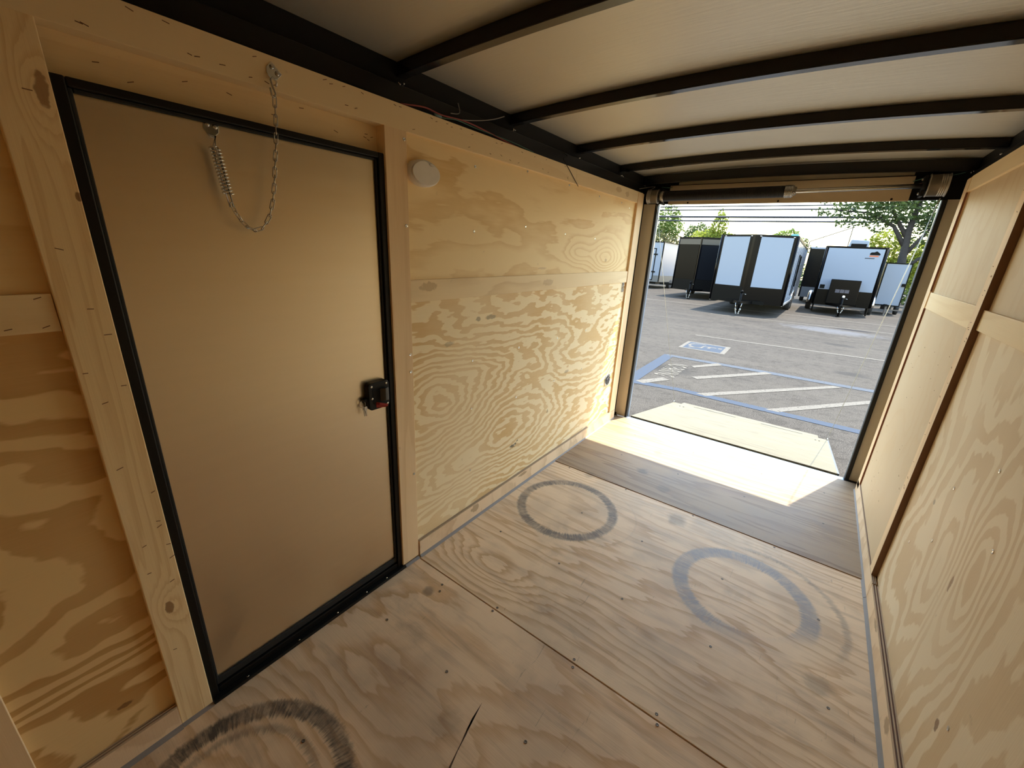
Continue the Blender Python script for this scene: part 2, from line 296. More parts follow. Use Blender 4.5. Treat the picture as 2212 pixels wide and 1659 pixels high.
# ------------------------------------------------------------------ mesh helpers
class MB:
    def __init__(s): s.v = []; s.f = []
    def box(s, x0, x1, y0, y1, z0, z1):
        b = len(s.v)
        s.v += [(x0, y0, z0), (x1, y0, z0), (x1, y1, z0), (x0, y1, z0), (x0, y0, z1), (x1, y0, z1), (x1, y1, z1), (x0, y1, z1)]
        s.f += [tuple(b + i for i in q) for q in ((0, 3, 2, 1), (4, 5, 6, 7), (0, 1, 5, 4), (1, 2, 6, 5), (2, 3, 7, 6), (3, 0, 4, 7))]
        return s
    def prism(s, poly, z0, z1):
        b = len(s.v); n = len(poly)
        s.v += [(p[0], p[1], z0) for p in poly] + [(p[0], p[1], z1) for p in poly]
        s.f.append(tuple(b + i for i in reversed(range(n)))); s.f.append(tuple(b + n + i for i in range(n)))
        for i in range(n): s.f.append((b + i, b + (i + 1) % n, b + n + (i + 1) % n, b + n + i))
        return s
    def extr(s, poly, direc):             # any 3-D polygon swept along a vector
        b = len(s.v); n = len(poly); d = Vector(direc)
        s.v += [tuple(p) for p in poly] + [tuple(Vector(p) + d) for p in poly]
        s.f.append(tuple(b + i for i in reversed(range(n)))); s.f.append(tuple(b + n + i for i in range(n)))
        for i in range(n): s.f.append((b + i, b + (i + 1) % n, b + n + (i + 1) % n, b + n + i))
        return s
    def tube(s, pts, r, n=8, closed=False, caps=True):
        pts = [Vector(p) for p in pts]; m = len(pts); b = len(s.v)
        rr = r if isinstance(r, (list, tuple)) else [r] * m
        ref = None
        for i in range(m):
            if closed: t = pts[(i + 1) % m] - pts[i - 1]
            else: t = pts[min(i + 1, m - 1)] - pts[max(i - 1, 0)]
            t.normalize()
            if ref is None: ref = t.orthogonal().normalized()
            ref = (ref - t * ref.dot(t)).normalized(); bi = t.cross(ref)
            for k in range(n):
                a = 2 * PI * k / n
                s.v.append(tuple(pts[i] + (ref * math.cos(a) + bi * math.sin(a)) * rr[i]))
        for i in range(m if closed else m - 1):
            i2 = (i + 1) % m
            for k in range(n):
                k2 = (k + 1) % n
                s.f.append((b + i * n + k, b + i * n + k2, b + i2 * n + k2, b + i2 * n + k))
        if caps and not closed:
            s.f.append(tuple(b + k for k in reversed(range(n)))); s.f.append(tuple(b + (m - 1) * n + k for k in range(n)))
        return s
    def cyl(s, p0, p1, r, n=20): return s.tube([p0, p1], r, n)
    def lathe(s, c, ax, prof, n=32):      # prof: (distance along axis, radius)
        c = Vector(c); ax = Vector(ax).normalized(); u = ax.orthogonal().normalized(); w = ax.cross(u); b = len(s.v)
        for (h, r) in prof:
            for k in range(n):
                a = 2 * PI * k / n
                s.v.append(tuple(c + ax * h + (u * math.cos(a) + w * math.sin(a)) * r))
        for i in range(len(prof) - 1):
            for k in range(n):
                k2 = (k + 1) % n
                s.f.append((b + i * n + k, b + i * n + k2, b + (i + 1) * n + k2, b + (i + 1) * n + k))
        s.f.append(tuple(b + k for k in reversed(range(n)))); s.f.append(tuple(b + (len(prof) - 1) * n + k for k in range(n)))
        return s
    def build(s, name, mat, parent=None, o=(0, 0, 0), smooth=False, bevel=0.0, kind=None, label=None):
        me = bpy.data.meshes.new(name)
        me.from_pydata([(x - o[0], y - o[1], z - o[2]) for x, y, z in s.v], [], s.f)
        me.materials.append(mat)
        if smooth: me.polygons.foreach_set('use_smooth', [True] * len(me.polygons))
        me.update()
        ob = bpy.data.objects.new(name, me); COL.objects.link(ob)
        if parent is not None: ob.parent = parent
        else: ob.location = o
        if bevel:
            md = ob.modifiers.new('edge', 'BEVEL'); md.width = bevel; md.segments = 2; md.limit_method = 'ANGLE'
        if kind: ob['kind'] = kind
        if label: ob['label'] = label
        return ob
def B(*a): return MB().box(*a)
def link_mesh(name, me, parent, loc, rot=(0, 0, 0)):
    ob = bpy.data.objects.new(name, me); COL.objects.link(ob); ob.parent = parent; ob.location = loc; ob.rotation_euler = rot
    return ob
def empty(name, loc=(0, 0, 0), rot=(0, 0, 0)):
    e = bpy.data.objects.new(name, None); COL.objects.link(e); e.location = loc; e.rotation_euler = rot; e.empty_display_size = 0.1
    return e
def tag(o, label=None, cat=None, group=None, kind=None):
    if label: o['label'] = label
    if cat: o['category'] = cat
    if group: o['group'] = group
    if kind: o['kind'] = kind
    return o
def struct(o, label, cat): return tag(o, label, cat, None, 'structure')

# ================================================================== FLOOR
floor = struct(B(-1.30, 0.53, -1.2, 3.37, -0.07, -0.020).build('floor', M_BLACKM), 'worn plywood trailer floor with round tyre scuff marks', 'floor')
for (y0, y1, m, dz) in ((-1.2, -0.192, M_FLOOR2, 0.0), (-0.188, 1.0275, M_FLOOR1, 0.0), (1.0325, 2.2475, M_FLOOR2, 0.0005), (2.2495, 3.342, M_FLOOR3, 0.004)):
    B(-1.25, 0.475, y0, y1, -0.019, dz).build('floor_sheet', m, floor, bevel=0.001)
B(-1.168, 0.407, 3.344, 3.388, -0.05, -0.001).build('threshold_strip', M_THRESH, floor, bevel=0.002)
B(-1.14, 0.385, 3.389, 3.424, -0.05, -0.012).build('gap_shadow_strip', M_BLACKM, floor)  # black strip stands in for the shadow in the ramp hinge gap
for k in range(4): B(-1.165, 0.404, 3.347 + k * .011, 3.352 + k * .011, -0.002, 0.003).build('threshold_rib', M_THRESH, floor)
screw_bm = MB().lathe((0, 0, 0), (0, 0, 1), [(0, .0052), (.0008, .0052), (.0012, .004), (.0006, .0022), (.0006, .0005)], 12)
scr = screw_bm.build('screw', plain('worn_screw', (0.16, 0.13, 0.10), 0.5, 0.6), floor); scr.location = (-1.028, 0.984, 0.0005)
for (x, y) in ((-1.01, 0.953), (-.769, 1.042), (-.774, 1.018), (-1.066, .726), (-.405, 1.015), (-.415, 1.044), (-.739, .726), (-.118, 1.048), (-.106, 1.018), (.329, 1.428), (.294, 1.838), (-.069, 1.82), (-.404, .722), (-.034, 1.417), (-.386, 1.415),
               (-.916, .319), (-.70, 1.42), (-1.05, 1.42), (-.45, 1.83), (-.8, 1.84), (-1.1, 2.235), (-.7, 2.235), (-.3, 2.235), (.1, 2.235), (-.9, 2.65), (-.5, 2.65), (-.1, 2.65), (.3, 2.65), (-.95, 3.05), (-.5, 3.05), (-.05, 3.05), (.3, 3.05)):
    link_mesh('screw', scr.data, floor, (x, y, 0.0005 if y < 2.24 else 0.0042))
crack = MB().extr([(-.578, .727, .0004), (-.572, .67, .0004), (-.556, .63, .0004), (-.546, .58, .0004), (-.532, .535, .0004), (-.538, .535, .0004), (-.553, .60, .0004), (-.566, .645, .0004)], (0, 0, .0004)).build('gouge', plain('gouge_brown', (0.10, 0.06, 0.035), 0.9), floor)

# ================================================================== LEFT WALL
XO = -1.31
wl = MB()
wl.box(XO, -1.262, -1.2, 0.20, -0.07, 1.80); wl.box(XO, -1.262, 0.943, 3.43, -0.07, 1.80); wl.box(XO, -1.289, 0.20, 0.943, 1.665, 1.80); wl.box(XO, -1.262, 0.20, 0.943, -0.07, 0.0)
wl.box(XO, XO + .008, -1.2, 3.43, 1.80, 1.99); wl.box(XO, XO + .01, .20, .943, 0.0, 1.665)
wall_l = struct(wl.build('wall_left', M_BLACKM), 'left trailer wall lined with raw plywood around the metal side door', 'wall')
B(-1.262, -1.250, -0.30, 0.125, 1.262, 1.80).build('plywood_panel', W_FRONTUP, wall_l)
B(-1.262, -1.249, -0.30, 0.125, 0.05, 1.262).build('plywood_panel', W_FRONT, wall_l)
B(-1.262, -1.250, -1.2, -0.30, 0.05, 1.80).build('plywood_panel', W_FRONT, wall_l)
B(-1.249, -1.238, -0.135, 0.12, 1.189, 1.265).build('batten', W_STRIP, wall_l, bevel=.001)
B(-1.249, -1.234, -0.215, -0.136, 0.0, 1.744).build('batten', W_STRIPV, wall_l, bevel=.001)
B(-1.262, -1.232, 0.121, 0.2, 0.0, 1.747).build('door_stud', W_STUD, wall_l, bevel=.002)
B(-1.288, -1.276, 0.2, 0.953, 1.666, 1.80).build('header_board', W_STRIP, wall_l)
B(-1.276, -1.232, -1.2, 2.212, 1.745, 1.82).build('header_batten', W_STRIP, wall_l, bevel=.001)
B(-1.252, -1.2325, 2.2135, 3.245, 1.745, 1.82).build('header_batten', wood('plywood_strip_yellow', (0.88, 0.70, 0.42), (0.73, 0.53, 0.26), 'YZ', 77, F=4.0, cross=5.0, long=1.2, drift=.3, patch=.4, contrast=.3, spots=((2.8, 1.79, .05, .02, (0.55, 0.35, 0.16), .5), (2.95, 1.78, .04, .02, (0.55, 0.35, 0.16), .5))), wall_l, bevel=.001)
B(-1.288, -1.232, 0.9424, 1.031, 0.013, 1.746).build('door_stud', W_STRIPV, wall_l, bevel=.0015)
B(-1.262, -1.246, 1.031, 3.15, 1.26, 1.79).build('plywood_panel', W_UP, wall_l)
B(-1.262, -1.242, 1.031, 3.15, 0.05, 1.20).build('plywood_panel', W_LOW, wall_l)
B(-1.246, -1.234, 1.032, 3.15, 1.179, 1.262).build('batten', wood('plywood_rail', (0.88, 0.70, 0.43), (0.68, 0.47, 0.23), 'YZ', 61, F=5.0, cross=4.0, long=.7, drift=.3, patch=.35, contrast=.5,
      spots=((1.12, 1.235, .05, .02, (.45, .28, .12), .5), (2.0, 1.22, .06, .02, (.5, .32, .15), .45))), wall_l, bevel=.001)
B(-1.262, -1.229, 3.150, 3.262, 0.0, 1.815).build('end_batten', W_STRIPV, wall_l, bevel=.0015)

def baseboard(name, side, pieces):
    """plywood skirting with its ply layers showing on top, and a bead of caulk along the floor"""
    root = struct(empty(name), 'plywood skirting with grey caulk along the foot of the %s trailer wall' % side, 'baseboard')
    for (y0, y1, xf, xb, z1) in pieces:
        s = 1 if xb > xf else -1
        B(min(xf, xb), max(xf, xb), y0, y1, 0.0, z1 - .004).build('skirting_board', W_BASE, root, bevel=.0008)
        w = (xb - xf) / 5.0
        for k in range(5):
            a, b = xf + w * k + w * .06, xf + w * (k + 1) - w * .06
            B(min(a, b), max(a, b), y0, y1, z1 - .004, z1 + (.0008 if k % 2 == 0 else -.002)).build('ply_layer', W_EDGEL if k % 2 == 0 else W_EDGE, root)
        c = MB().extr([(xf - s * .011, y0, .0008), (xf, y0, .0008), (xf, y0, .011), (xf - s * .004, y0, .006)], (0, y1 - y0, 0)).build('caulk_bead', M_CAULK, root)
    return root
baseboard('baseboard_left', 'left', [(1.037, 3.262, -1.2285, -1.244, 0.088), (-1.2, 0.120, -1.2285, -1.249, 0.082)])
MB().extr([(-1.221, 0.121, .0008), (-1.2325, 0.121, .0008), (-1.2325, 0.121, .008)], (0, .079, 0)).build('caulk_bead', M_CAULK, wall_l)
MB().extr([(-1.221, 0.953, .0008), (-1.2325, 0.953, .0008), (-1.2325, 0.953, .008)], (0, .078, 0)).build('caulk_bead', M_CAULK, wall_l)

# screws and staples on the left wall
def wall_screws(parent, xs, sgn, pts):
    first = None
    for (y, z) in pts:
        if first is None:
            q = MB().lathe((0, 0, 0), (sgn, 0, 0), [(0, .0058), (.0012, .0058), (.0016, .004), (.0008, .0022), (.0008, .0005)], 12)
            first = q.build('screw', M_ZINC, parent); first.location = (xs, y, z)
        else: link_mesh('screw', first.data, parent, (xs, y, z))
wall_screws(wall_l, -1.246, 1, ((1.392, 1.699), (1.762, 1.739), (1.391, 1.452), (1.771, 1.494), (2.165, 1.733), (2.165, 1.48), (2.55, 1.72), (2.55, 1.47), (2.9, 1.72), (3.05, 1.7)))
wall_screws(wall_l, -1.242, 1, ((1.393, .883), (1.764, .886), (1.39, .64), (1.763, .60), (2.17, .88), (2.17, .6), (2.55, .88), (2.55, .6), (1.39, .3), (1.77, .3), (2.3, .28)))
wall_screws(wall_l, -1.232, 1, ((1.02, 1.72), (1.018, 1.45), (1.018, .98), (1.018, .91), (1.018, .45)))
def staples(parent, x, pts, name='staple'):
    m = MB(); random.seed(5)
    for (y, z) in pts:
        L = random.uniform(.004, .0065); a = random.uniform(-.4, .4)
        dy, dz = L * math.cos(a), L * math.sin(a)
        m.extr([(x, y - dy, z - dz - .0007), (x, y + dy, z + dz - .0007), (x, y + dy, z + dz + .0009), (x, y - dy, z - dz + .0009)], (.0008, 0, 0))
    return m.build(name, W_EDGE, parent, kind='stuff')
random.seed(3)
staples(wall_l, -1.232, [(random.uniform(-.1, 2.2), random.choice((1.758, 1.765, 1.805, 1.81))) for _ in range(46)] + [(random.uniform(.125, .195), random.uniform(.05, 1.7)) for _ in range(18)])
staples(wall_l, -1.276, [(.28, 1.71), (.33, 1.69), (.43, 1.72), (.62, 1.70), (.70, 1.735), (.80, 1.70), (.9, 1.705), (.905, 1.715), (.912, 1.70), (.925, 1.71), (.52, 1.72)])
staples(wall_l, -1.238, [(0.05, 1.20), (0.1, 1.20), (.1, 1.257), (-.05, 1.2)])
# illegible ink stamp near the foot of the panel
st = MB(); random.seed(8)
for k in range(16):
    y = 1.735 + k * .0045; z = .285 + random.uniform(-.008, .014) + k * .0012
    st.extr([(-1.242, y, z), (-1.242, y + random.uniform(.002, .006), z + random.uniform(.004, .014)), (-1.242, y + .004, z + .002)], (.0005, 0, 0))
st.build('ink_stamp', plain('ink', (.03, .025, .02), .8), wall_l)

# fixed round plug and tie plate near the ramp end
vc = (-1.242, 3.033, 0.409)
sv = tag(empty('wall_vent', vc), 'small round black vent low on the left plywood wall near the ramp', 'vent')
MB().lathe(vc, (1, 0, 0), [(0, .052), (.004, .052), (.006, .047), (.006, .038)], 28).build('rim', M_ZINC, sv, vc, True)
MB().lathe((vc[0] + .004, vc[1], vc[2]), (1, 0, 0), [(0, .039), (.005, .037)], 28).build('louvre_disc', M_BLACKM, sv, vc)
for k in range(3):
    dz = (k - 1) * .02
    MB().extr([(vc[0] + .009, vc[1] - .03, vc[2] + dz - .012), (vc[0] + .009, vc[1] + .03, vc[2] + dz + .008), (vc[0] + .009, vc[1] + .03, vc[2] + dz + .011), (vc[0] + .009, vc[1] - .03, vc[2] + dz - .009)], (.004, 0, 0)).build('slat', M_STEEL, sv, vc)
tc = (-1.242, 3.108, 1.152)
tp = tag(empty('latch_plate', tc), 'small chrome latch plate screwed to the plywood beside the ramp opening', 'plate')
B(tc[0], tc[0] + .003, tc[1] - .022, tc[1] + .022, tc[2] - .045, tc[2] + .045).build('plate', M_ZINC, tp, tc, bevel=.001)
MB().tube([(tc[0] + .004, tc[1] - .01, tc[2] - .02), (tc[0] + .012, tc[1] - .01, tc[2] + .0), (tc[0] + .004, tc[1] - .01, tc[2] + .02)], .003, 8).build('ring', M_STEEL, tp, tc, True)
for dz in (-.036, .036): MB().lathe((tc[0] + .003, tc[1], tc[2] + dz), (1, 0, 0), [(0, .006), (.002, .004)], 10).build('screw', M_STEEL, tp, tc)

# ================================================================== SIDE DOOR
door = struct(empty('door_1', (-1.262, .5715, 0)), 'side entry door of brushed metal in a black rubber-sealed frame', 'door')
DO = (-1.262, .5715, 0)
B(-1.285, -1.256, .222, .921, .055, 1.648).build('door_slab', M_DOOR, door, DO, bevel=.001)
for (y0, y1) in ((.2, .222), (.921, .943)):
    B(-1.29, -1.240, y0, y1, 0.0, 1.665).build('frame_jamb', M_BLACK, door, DO, bevel=.003)
    ym = y0 + .022 if y0 < .5 else y1 - .030
    B(-1.256, -1.2485, ym, ym + .008, 0.05, 1.648).build('door_seal', M_RUBBER, door, DO, bevel=.002)
B(-1.29, -1.240, .222, .921, 1.648, 1.665).build('frame_head', M_BLACK, door, DO, bevel=.003)
B(-1.256, -1.2485, .231, .912, 1.640, 1.648).build('door_seal', M_RUBBER, door, DO, bevel=.002)
B(-1.29, -1.222, .2, .952, 0.0002, .012).build('threshold', M_BLACK, door, DO, bevel=.003)
B(-1.29, -1.244, .222, .921, .012, .034).build('threshold_step', M_BLACK, door, DO, bevel=.003)
B(-1.256, -1.249, .222, .921, .040, .064).build('bottom_sweep', M_RUBBER, door, DO, bevel=.002)
for y in (.30, .47, .62, .75, .85):
    MB().lathe((-1.232, y, .012), (0, 0, 1), [(0, .004), (.0015, .003)], 10).build('screw', M_STEEL, door, DO)
# paddle latch, fixed to the door
LY, LZ = .865, .852
def rrect(y0, y1, z0, z1, r, x, n=5):
    P = []
    for (cy_, cz_, a0) in ((y1 - r, z1 - r, 0), (y0 + r, z1 - r, 90), (y0 + r, z0 + r, 180), (y1 - r, z0 + r, 270)):
        for k in range(n + 1):
            a = math.radians(a0 + 90 * k / n); P.append((x, cy_ + r * math.cos(a), cz_ + r * math.sin(a)))
    return P
lt = MB().extr(rrect(.822, .910, .800, .905, .014, -1.256), (.026, 0, 0)).build('paddle_latch', M_BLACK, door, DO, bevel=.002, label='black paddle latch with red release lever')
MB().extr(rrect(.838, .894, .822, .884, .006, -1.2302), (.0012, 0, 0)).build('recess', M_BLACKM, lt, DO)
MB().extr([(-1.229, .868, .828), (-1.229, .896, .828), (-1.212, .896, .832), (-1.210, .880, .832)], (0, 0, .050)).build('paddle', plain('latch_grey', (.06, .06, .058), .45), lt, DO, bevel=.002)
MB().extr([(-1.229, .848, .822), (-1.218, .856, .820), (-1.212, .888, .808), (-1.222, .884, .802), (-1.229, .85, .806)], (0, .003, .008)).build('release_lever', M_RED, lt, DO, bevel=.001)
for (y, z) in ((.834, .892), (.898, .893), (.9, .812), (.835, .846)):
    MB().lathe((-1.230, y, z), (1, 0, 0), [(0, .0045), (.0015, .0045), (.0022, .003)], 12).build('screw', M_ZINC, lt, DO, True)
MB().cyl((-1.246, .824, .842), (-1.246, .806, .842), .009, 14).build('lock_cylinder', M_BLACK, lt, DO)
kc = (-1.243, .801, .83)
ky = tag(empty('key_ring', kc), 'wire ring with two small keys hanging from the black door latch', 'keys')
MB().tube([(kc[0] + .012 * math.sin(a) * .4, kc[1] + .010 * math.sin(a), kc[2] + .014 * math.cos(a)) for a in [2 * PI * k / 18 for k in range(18)]], .0009, 6, True).build('ring', M_ZINC, ky, kc, True)
for (dy, dx) in ((.002, .004), (.007, .007)):
    y = kc[1] + dy; x = kc[0] + dx
    MB().extr([(x, y - .005, .822), (x, y + .005, .822), (x, y + .007, .812), (x, y + .003, .805), (x, y + .0045, .786), (x, y + .001, .784), (x, y - .002, .805), (x, y - .006, .812)], (.0015, .001, 0)).build('key', M_STEEL, ky, kc)

# ================================================================== DOOR CHAIN
cc = (-1.225, .53, 1.6)
ch = tag(empty('door_check_chain', cc), 'steel check chain with spring hanging in a loop before the side door', 'chain')
def plate(center, ang, name):
    c = Vector(center); a = math.radians(ang); u = Vector((0, math.cos(a), math.sin(a))); w = Vector((0, -math.sin(a), math.cos(a)))
    poly = [c + u * p + w * q for p, q in ((-.016, .014), (.016, .014), (.016, -.006), (.008, -.016), (-.008, -.016), (-.016, -.006))]
    b = MB().extr(poly, (.0022, 0, 0)).build(name, M_ZINC, ch, cc, bevel=.0006)
    tip = [c + u * p + w * q + Vector((x, 0, 0)) for p, q, x in ((-.008, -.015, .002), (.008, -.015, .002), (.006, -.021, .012), (-.006, -.021, .012))]
    MB().extr(tip, tuple(w * -.002 + Vector((.001, 0, 0)))).build('eye_tab', M_ZINC, b, cc)
    for p in (-.008, .008):
        MB().lathe(c + u * p + w * .005 + Vector((.0022, 0, 0)), (1, 0, 0), [(0, .0058), (.002, .0054), (.0036, .003)], 12).build('rivet', M_STEEL, b, cc, True)
plate((-1.232, .611, 1.786), -42, 'header_plate')
plate((-1.256, .460, 1.632), -8, 'door_plate')
# S hook
MB().tube([(-1.222, .604 + .006, 1.752), (-1.219, .604 + .007, 1.762), (-1.219, .602, 1.770), (-1.220, .597, 1.764), (-1.221, .600, 1.750), (-1.221, .606, 1.736), (-1.221, .602, 1.726), (-1.221, .596, 1.730), (-1.221, .594, 1.746)], .0022, 8).build('s_hook', M_STEEL, ch, cc, True)
path = [(.602, 1.728), (.599, 1.68), (.594, 1.632), (.584, 1.575), (.575, 1.522), (.565, 1.476), (.549, 1.434), (.528, 1.411), (.508, 1.405), (.487, 1.420), (.473, 1.446), (.462, 1.478)]
pts = []
for i in range(len(path) - 1):
    for k in range(30):
        t = k / 30; pts.append(Vector((-1.221, path[i][0] * (1 - t) + path[i + 1][0] * t, path[i][1] * (1 - t) + path[i + 1][1] * t)))
pts.append(Vector((-1.221, *path[-1])))
stad = [(.0042 * math.cos(a), 0.0042 * math.sin(a) + (.0095 if math.sin(a) >= 0 else -.0095)) for a in [2 * PI * k / 14 + .01 for k in range(14)]]
link_me = None; acc = 0.0; last = pts[0]; idx = 0; PITCH_L = .0196; prev = pts[0]; marks = [pts[0]]
for p in pts[1:]:
    acc += (p - prev).length; prev = p
    if acc >= PITCH_L: marks.append(p); acc = 0.0
for i in range(len(marks) - 1):
    a, b = marks[i], marks[i + 1]; mid = (a + b) / 2; d = (b - a).normalized()
    if link_me is None:
        lk = MB().tube([(p[0], 0, p[1]) for p in stad], .0013, 6, True).build('chain_link', M_STEEL, ch, (0, 0, 0), True); link_me = lk.data
    else:
        lk = bpy.data.objects.new('chain_link', link_me); COL.objects.link(lk); lk.parent = ch
    z = d; x = (Vector((1, 0, 0)) if i % 2 else Vector((0, 1, 0)).cross(Vector((0, 0, 1))).cross(d)); x = (x - z * x.dot(z)).normalized()
    if i % 2 == 0: x = z.cross(Vector((1, 0, 0))).normalized()
    x = (x + z.cross(x) * .35).normalized()
    yv = z.cross(x)
    M3 = Matrix((x, yv, z)).transposed().to_4x4(); M3.translation = mid - Vector(cc)
    lk.matrix_basis = M3
# spring with its draw rods
s0, s1 = Vector((-1.228, .452, 1.588)), Vector((-1.223, .463, 1.486))
ax = (s1 - s0).normalized(); e1 = Vector((1, 0, 0)); e1 = (e1 - ax * e1.dot(ax)).normalized(); e2 = ax.cross(e1)
hel = []
for k in range(14 * 14 + 1):
    t = k / (14 * 14); a = 2 * PI * 14 * t; hel.append(s0 + (s1 - s0) * t + (e1 * math.cos(a) + e2 * math.sin(a)) * (.0105 if 0.04 < t < .97 else .012))
MB().tube(hel, .0017, 6).build('spring', M_ZINC, ch, cc, True)
MB().tube([Vector((-1.240, .4625, 1.614)), s0 + e2 * .004, s1 + e2 * .005, s1 - e2 * .004 + ax * .002, s0 - e2 * .002, Vector((-1.240, .4605, 1.614))], .0013, 6).build('draw_rod', M_STEEL, ch, cc, True)
MB().tube([s0 - e2 * .006, s1 + ax * .028 - e2 * .004, s1 + ax * .028 + e2 * .004, s0 + e2 * .007], .0013, 6).build('draw_rod', M_STEEL, ch, cc, True)

# ================================================================== OVAL LAMP (unlit)
lc = (-1.246, 1.105, 1.630)
lamp = tag(empty('dome_light', lc), 'unlit white oval dome lamp high on the plywood beside the door stud', 'lamp')
def oval(a, b, x, n=40, notch=False):
    P = []
    for k in range(n):
        t = 2 * PI * k / n; r = 1.0
        if notch:
            q = (math.degrees(t) - 68); r = 1 - .30 * math.exp(-(q / 16.0) ** 2)
        P.append((x, lc[1] + a * r * math.cos(t), lc[2] + b * r * math.sin(t)))
    return P
lb = MB(); nn = 40
prof = [(0.0, 1.0), (.012, 1.0), (.020, .97), (.024, .93)]
for (dx, s) in prof: lb.v += oval(.072 * s, .044 * s, lc[0] + dx, nn)
for i in range(len(prof) - 1):
    for k in range(nn): lb.f.append((i * nn + k, i * nn + (k + 1) % nn, (i + 1) * nn + (k + 1) % nn, (i + 1) * nn + k))
lb.f.append(tuple((len(prof) - 1) * nn + k for k in range(nn)))
lb.build('base', M_WHITEPL, lamp, lc, True)
MB().extr(oval(.064, .0385, lc[0] + .024, 60, True), (.006, 0, 0)).build('lens', plain('lamp_lens', (.76, .72, .66), .35), lamp, lc, bevel=.0015)
B(lc[0] + .024, lc[0] + .0295, lc[1] + .016, lc[1] + .030, lc[2] + .026, lc[2] + .034).build('switch', M_WHITEPL, lamp, lc, bevel=.001)

# ================================================================== RIGHT WALL
wr = B(.488, .54, -1.2, 3.43, -.07, 1.80).box(.532, .54, -1.2, 3.43, 1.80, 1.99)
wall_r = struct(wr.build('wall_right', M_BLACKM), 'right trailer wall lined with raw plywood and thin battens', 'wall')
B(.482, .488, -1.2, 2.18, .05, 1.20).build('plywood_panel', W_RIGHT, wall_r)
B(.484, .488, -1.2, 2.18, 1.20, 1.80).build('plywood_panel', W_RMID, wall_r)
B(.472, .4835, -1.2, 2.176, 1.195, 1.267).build('batten', W_STRIP, wall_r, bevel=.001)
B(.461, .488, 2.176, 2.240, .087, 1.775).build('batten', W_STRIPV, wall_r, bevel=.001, label='upright plywood batten with a dark sawn edge')
B(.4609, .4871, 2.1748, 2.1768, .087, 1.775).build('sawn_edge', W_EDGE, wall_r)
B(.474, .488, 2.240, 3.165, 1.27, 1.80).build('plywood_panel', W_RMID, wall_r)
B(.468, .488, 2.240, 3.165, .05, 1.20).build('plywood_panel', wood('plywood_right_lower', (0.66, 0.51, 0.31), (0.63, 0.45, 0.24), 'ZY', 45, F=7.0, cross=2.0, long=1.4, drift=.4, patch=.35, contrast=.4), wall_r)
B(.465, .488, 2.240, 3.150, 1.19, 1.275).build('batten', W_STRIP, wall_r, bevel=.001)
B(.4605, .488, 3.15, 3.235, .05, 1.835).build('end_batten', W_STRIPV, wall_r, bevel=.001)
for (z0, z1) in ((.09, 1.19), (1.28, 1.765)): B(.4600, .468, 3.1485, 3.1502, z0, z1).build('sawn_edge', plain('red_brown_edge', (.22, .08, .04), .8), wall_r)
B(.4625, .488, -1.2, 3.150, 1.768, 1.84).build('header_batten', W_STRIP, wall_r, bevel=.001)
baseboard('baseboard_right', 'right', [(-1.2, 2.11, .4605, .482, .085), (2.113, 3.24, .4605, .476, .088)])
wall_screws(wall_r, .482, -1, ((1.774, .536), (1.393, .744), (1.787, .732), (1.974, .404), (1.2, .35), (1.55, .9), (.95, .9), (.95, .5)))
staples(wall_r, .4675, [(random.uniform(2.3, 3.1), random.uniform(.2, 1.15)) for _ in range(26)], 'staple')
random.seed(6)
staples(wall_r, .4602, [(random.uniform(2.19, 2.23), random.uniform(.1, 1.7)) for _ in range(22)], 'staple')
# pencil letter at the far right of the frame
MB().extr([(.4815, 1.395, .972), (.4815, 1.391, .972), (.4815, 1.391, .995), (.4815, 1.372, .995), (.4815, 1.372, .991), (.4815, 1.387, .991), (.4815, 1.387, .985), (.4815, 1.376, .985), (.4815, 1.376, .981), (.4815, 1.395, .981)], (-.0004, 0, 0)).build('pencil_mark', plain('pencil', (.06, .04, .04), .7), wall_r)

# ================================================================== CEILING
XC, HW = -.3855, .92
def arch(x, z0, rise): return z0 + rise * (1 - ((x - XC) / HW) ** 2)
def arch_slab(y0, y1, z0, rise, th, xa=-1.305, xb=.535, n=24):
    m = MB()
    for i in range(n + 1):
        x = xa + (xb - xa) * i / n; z = arch(x, z0, rise)
        m.v += [(x, y0, z), (x, y1, z), (x, y1, z + th), (x, y0, z + th)]
    for i in range(n):
        a = i * 4; b = a + 4
        for k in range(4): m.f.append((a + k, a + (k + 1) % 4, b + (k + 1) % 4, b + k))
    m.f += [(3, 2, 1, 0), tuple(n * 4 + k for k in range(4))]
    return m
ceil = struct(arch_slab(-1.2, 3.42, 1.972, .032, .02).build('ceiling', M_BLACKM), 'arched trailer roof of pale metal sheet on black steel bows', 'ceiling')
bows = [-.80, -.19, .42, 1.03, 1.64, 2.25, 2.86, 3.305]
edges = [-1.2] + [b + .014 for b in bows] + [3.37]
for i in range(len(edges) - 1):
    arch_slab(edges[i] + .0005, edges[i + 1] - .0005, 1.944, .03, .026, -1.27, .50).build('ceiling_panel', M_CEIL, ceil, smooth=False)
for b in bows:
    arch_slab(b, b + (.028 if b < 3 else .020), 1.905 if b < 3 else 1.884, .03 if b < 3 else .022, .038 if b < 3 else .058, -1.268, .498).build('roof_bow', M_BOW, ceil, bevel=.002)
    arch_slab(b - .001, b + (.030 if b < 3 else .021), (1.905 if b < 3 else 1.884) - .0025, .03 if b < 3 else .022, .0022, -1.268, .498).build('bow_flange', M_FLANGE, ceil)
    for xs in (-1.255, .485):
        w = MB()
        random.seed(int(b * 100) + 7)
        for k in range(4):
            w.lathe((xs + random.uniform(-.008, .008), b + random.uniform(-.004, .03), 1.882 + random.uniform(-.004, .004)), (0, 0, -1), [(-.004, .002), (0, .0045), (.003, .002)], 8)
        w.build('weld_bead', M_STEEL, ceil, smooth=True, kind='stuff')
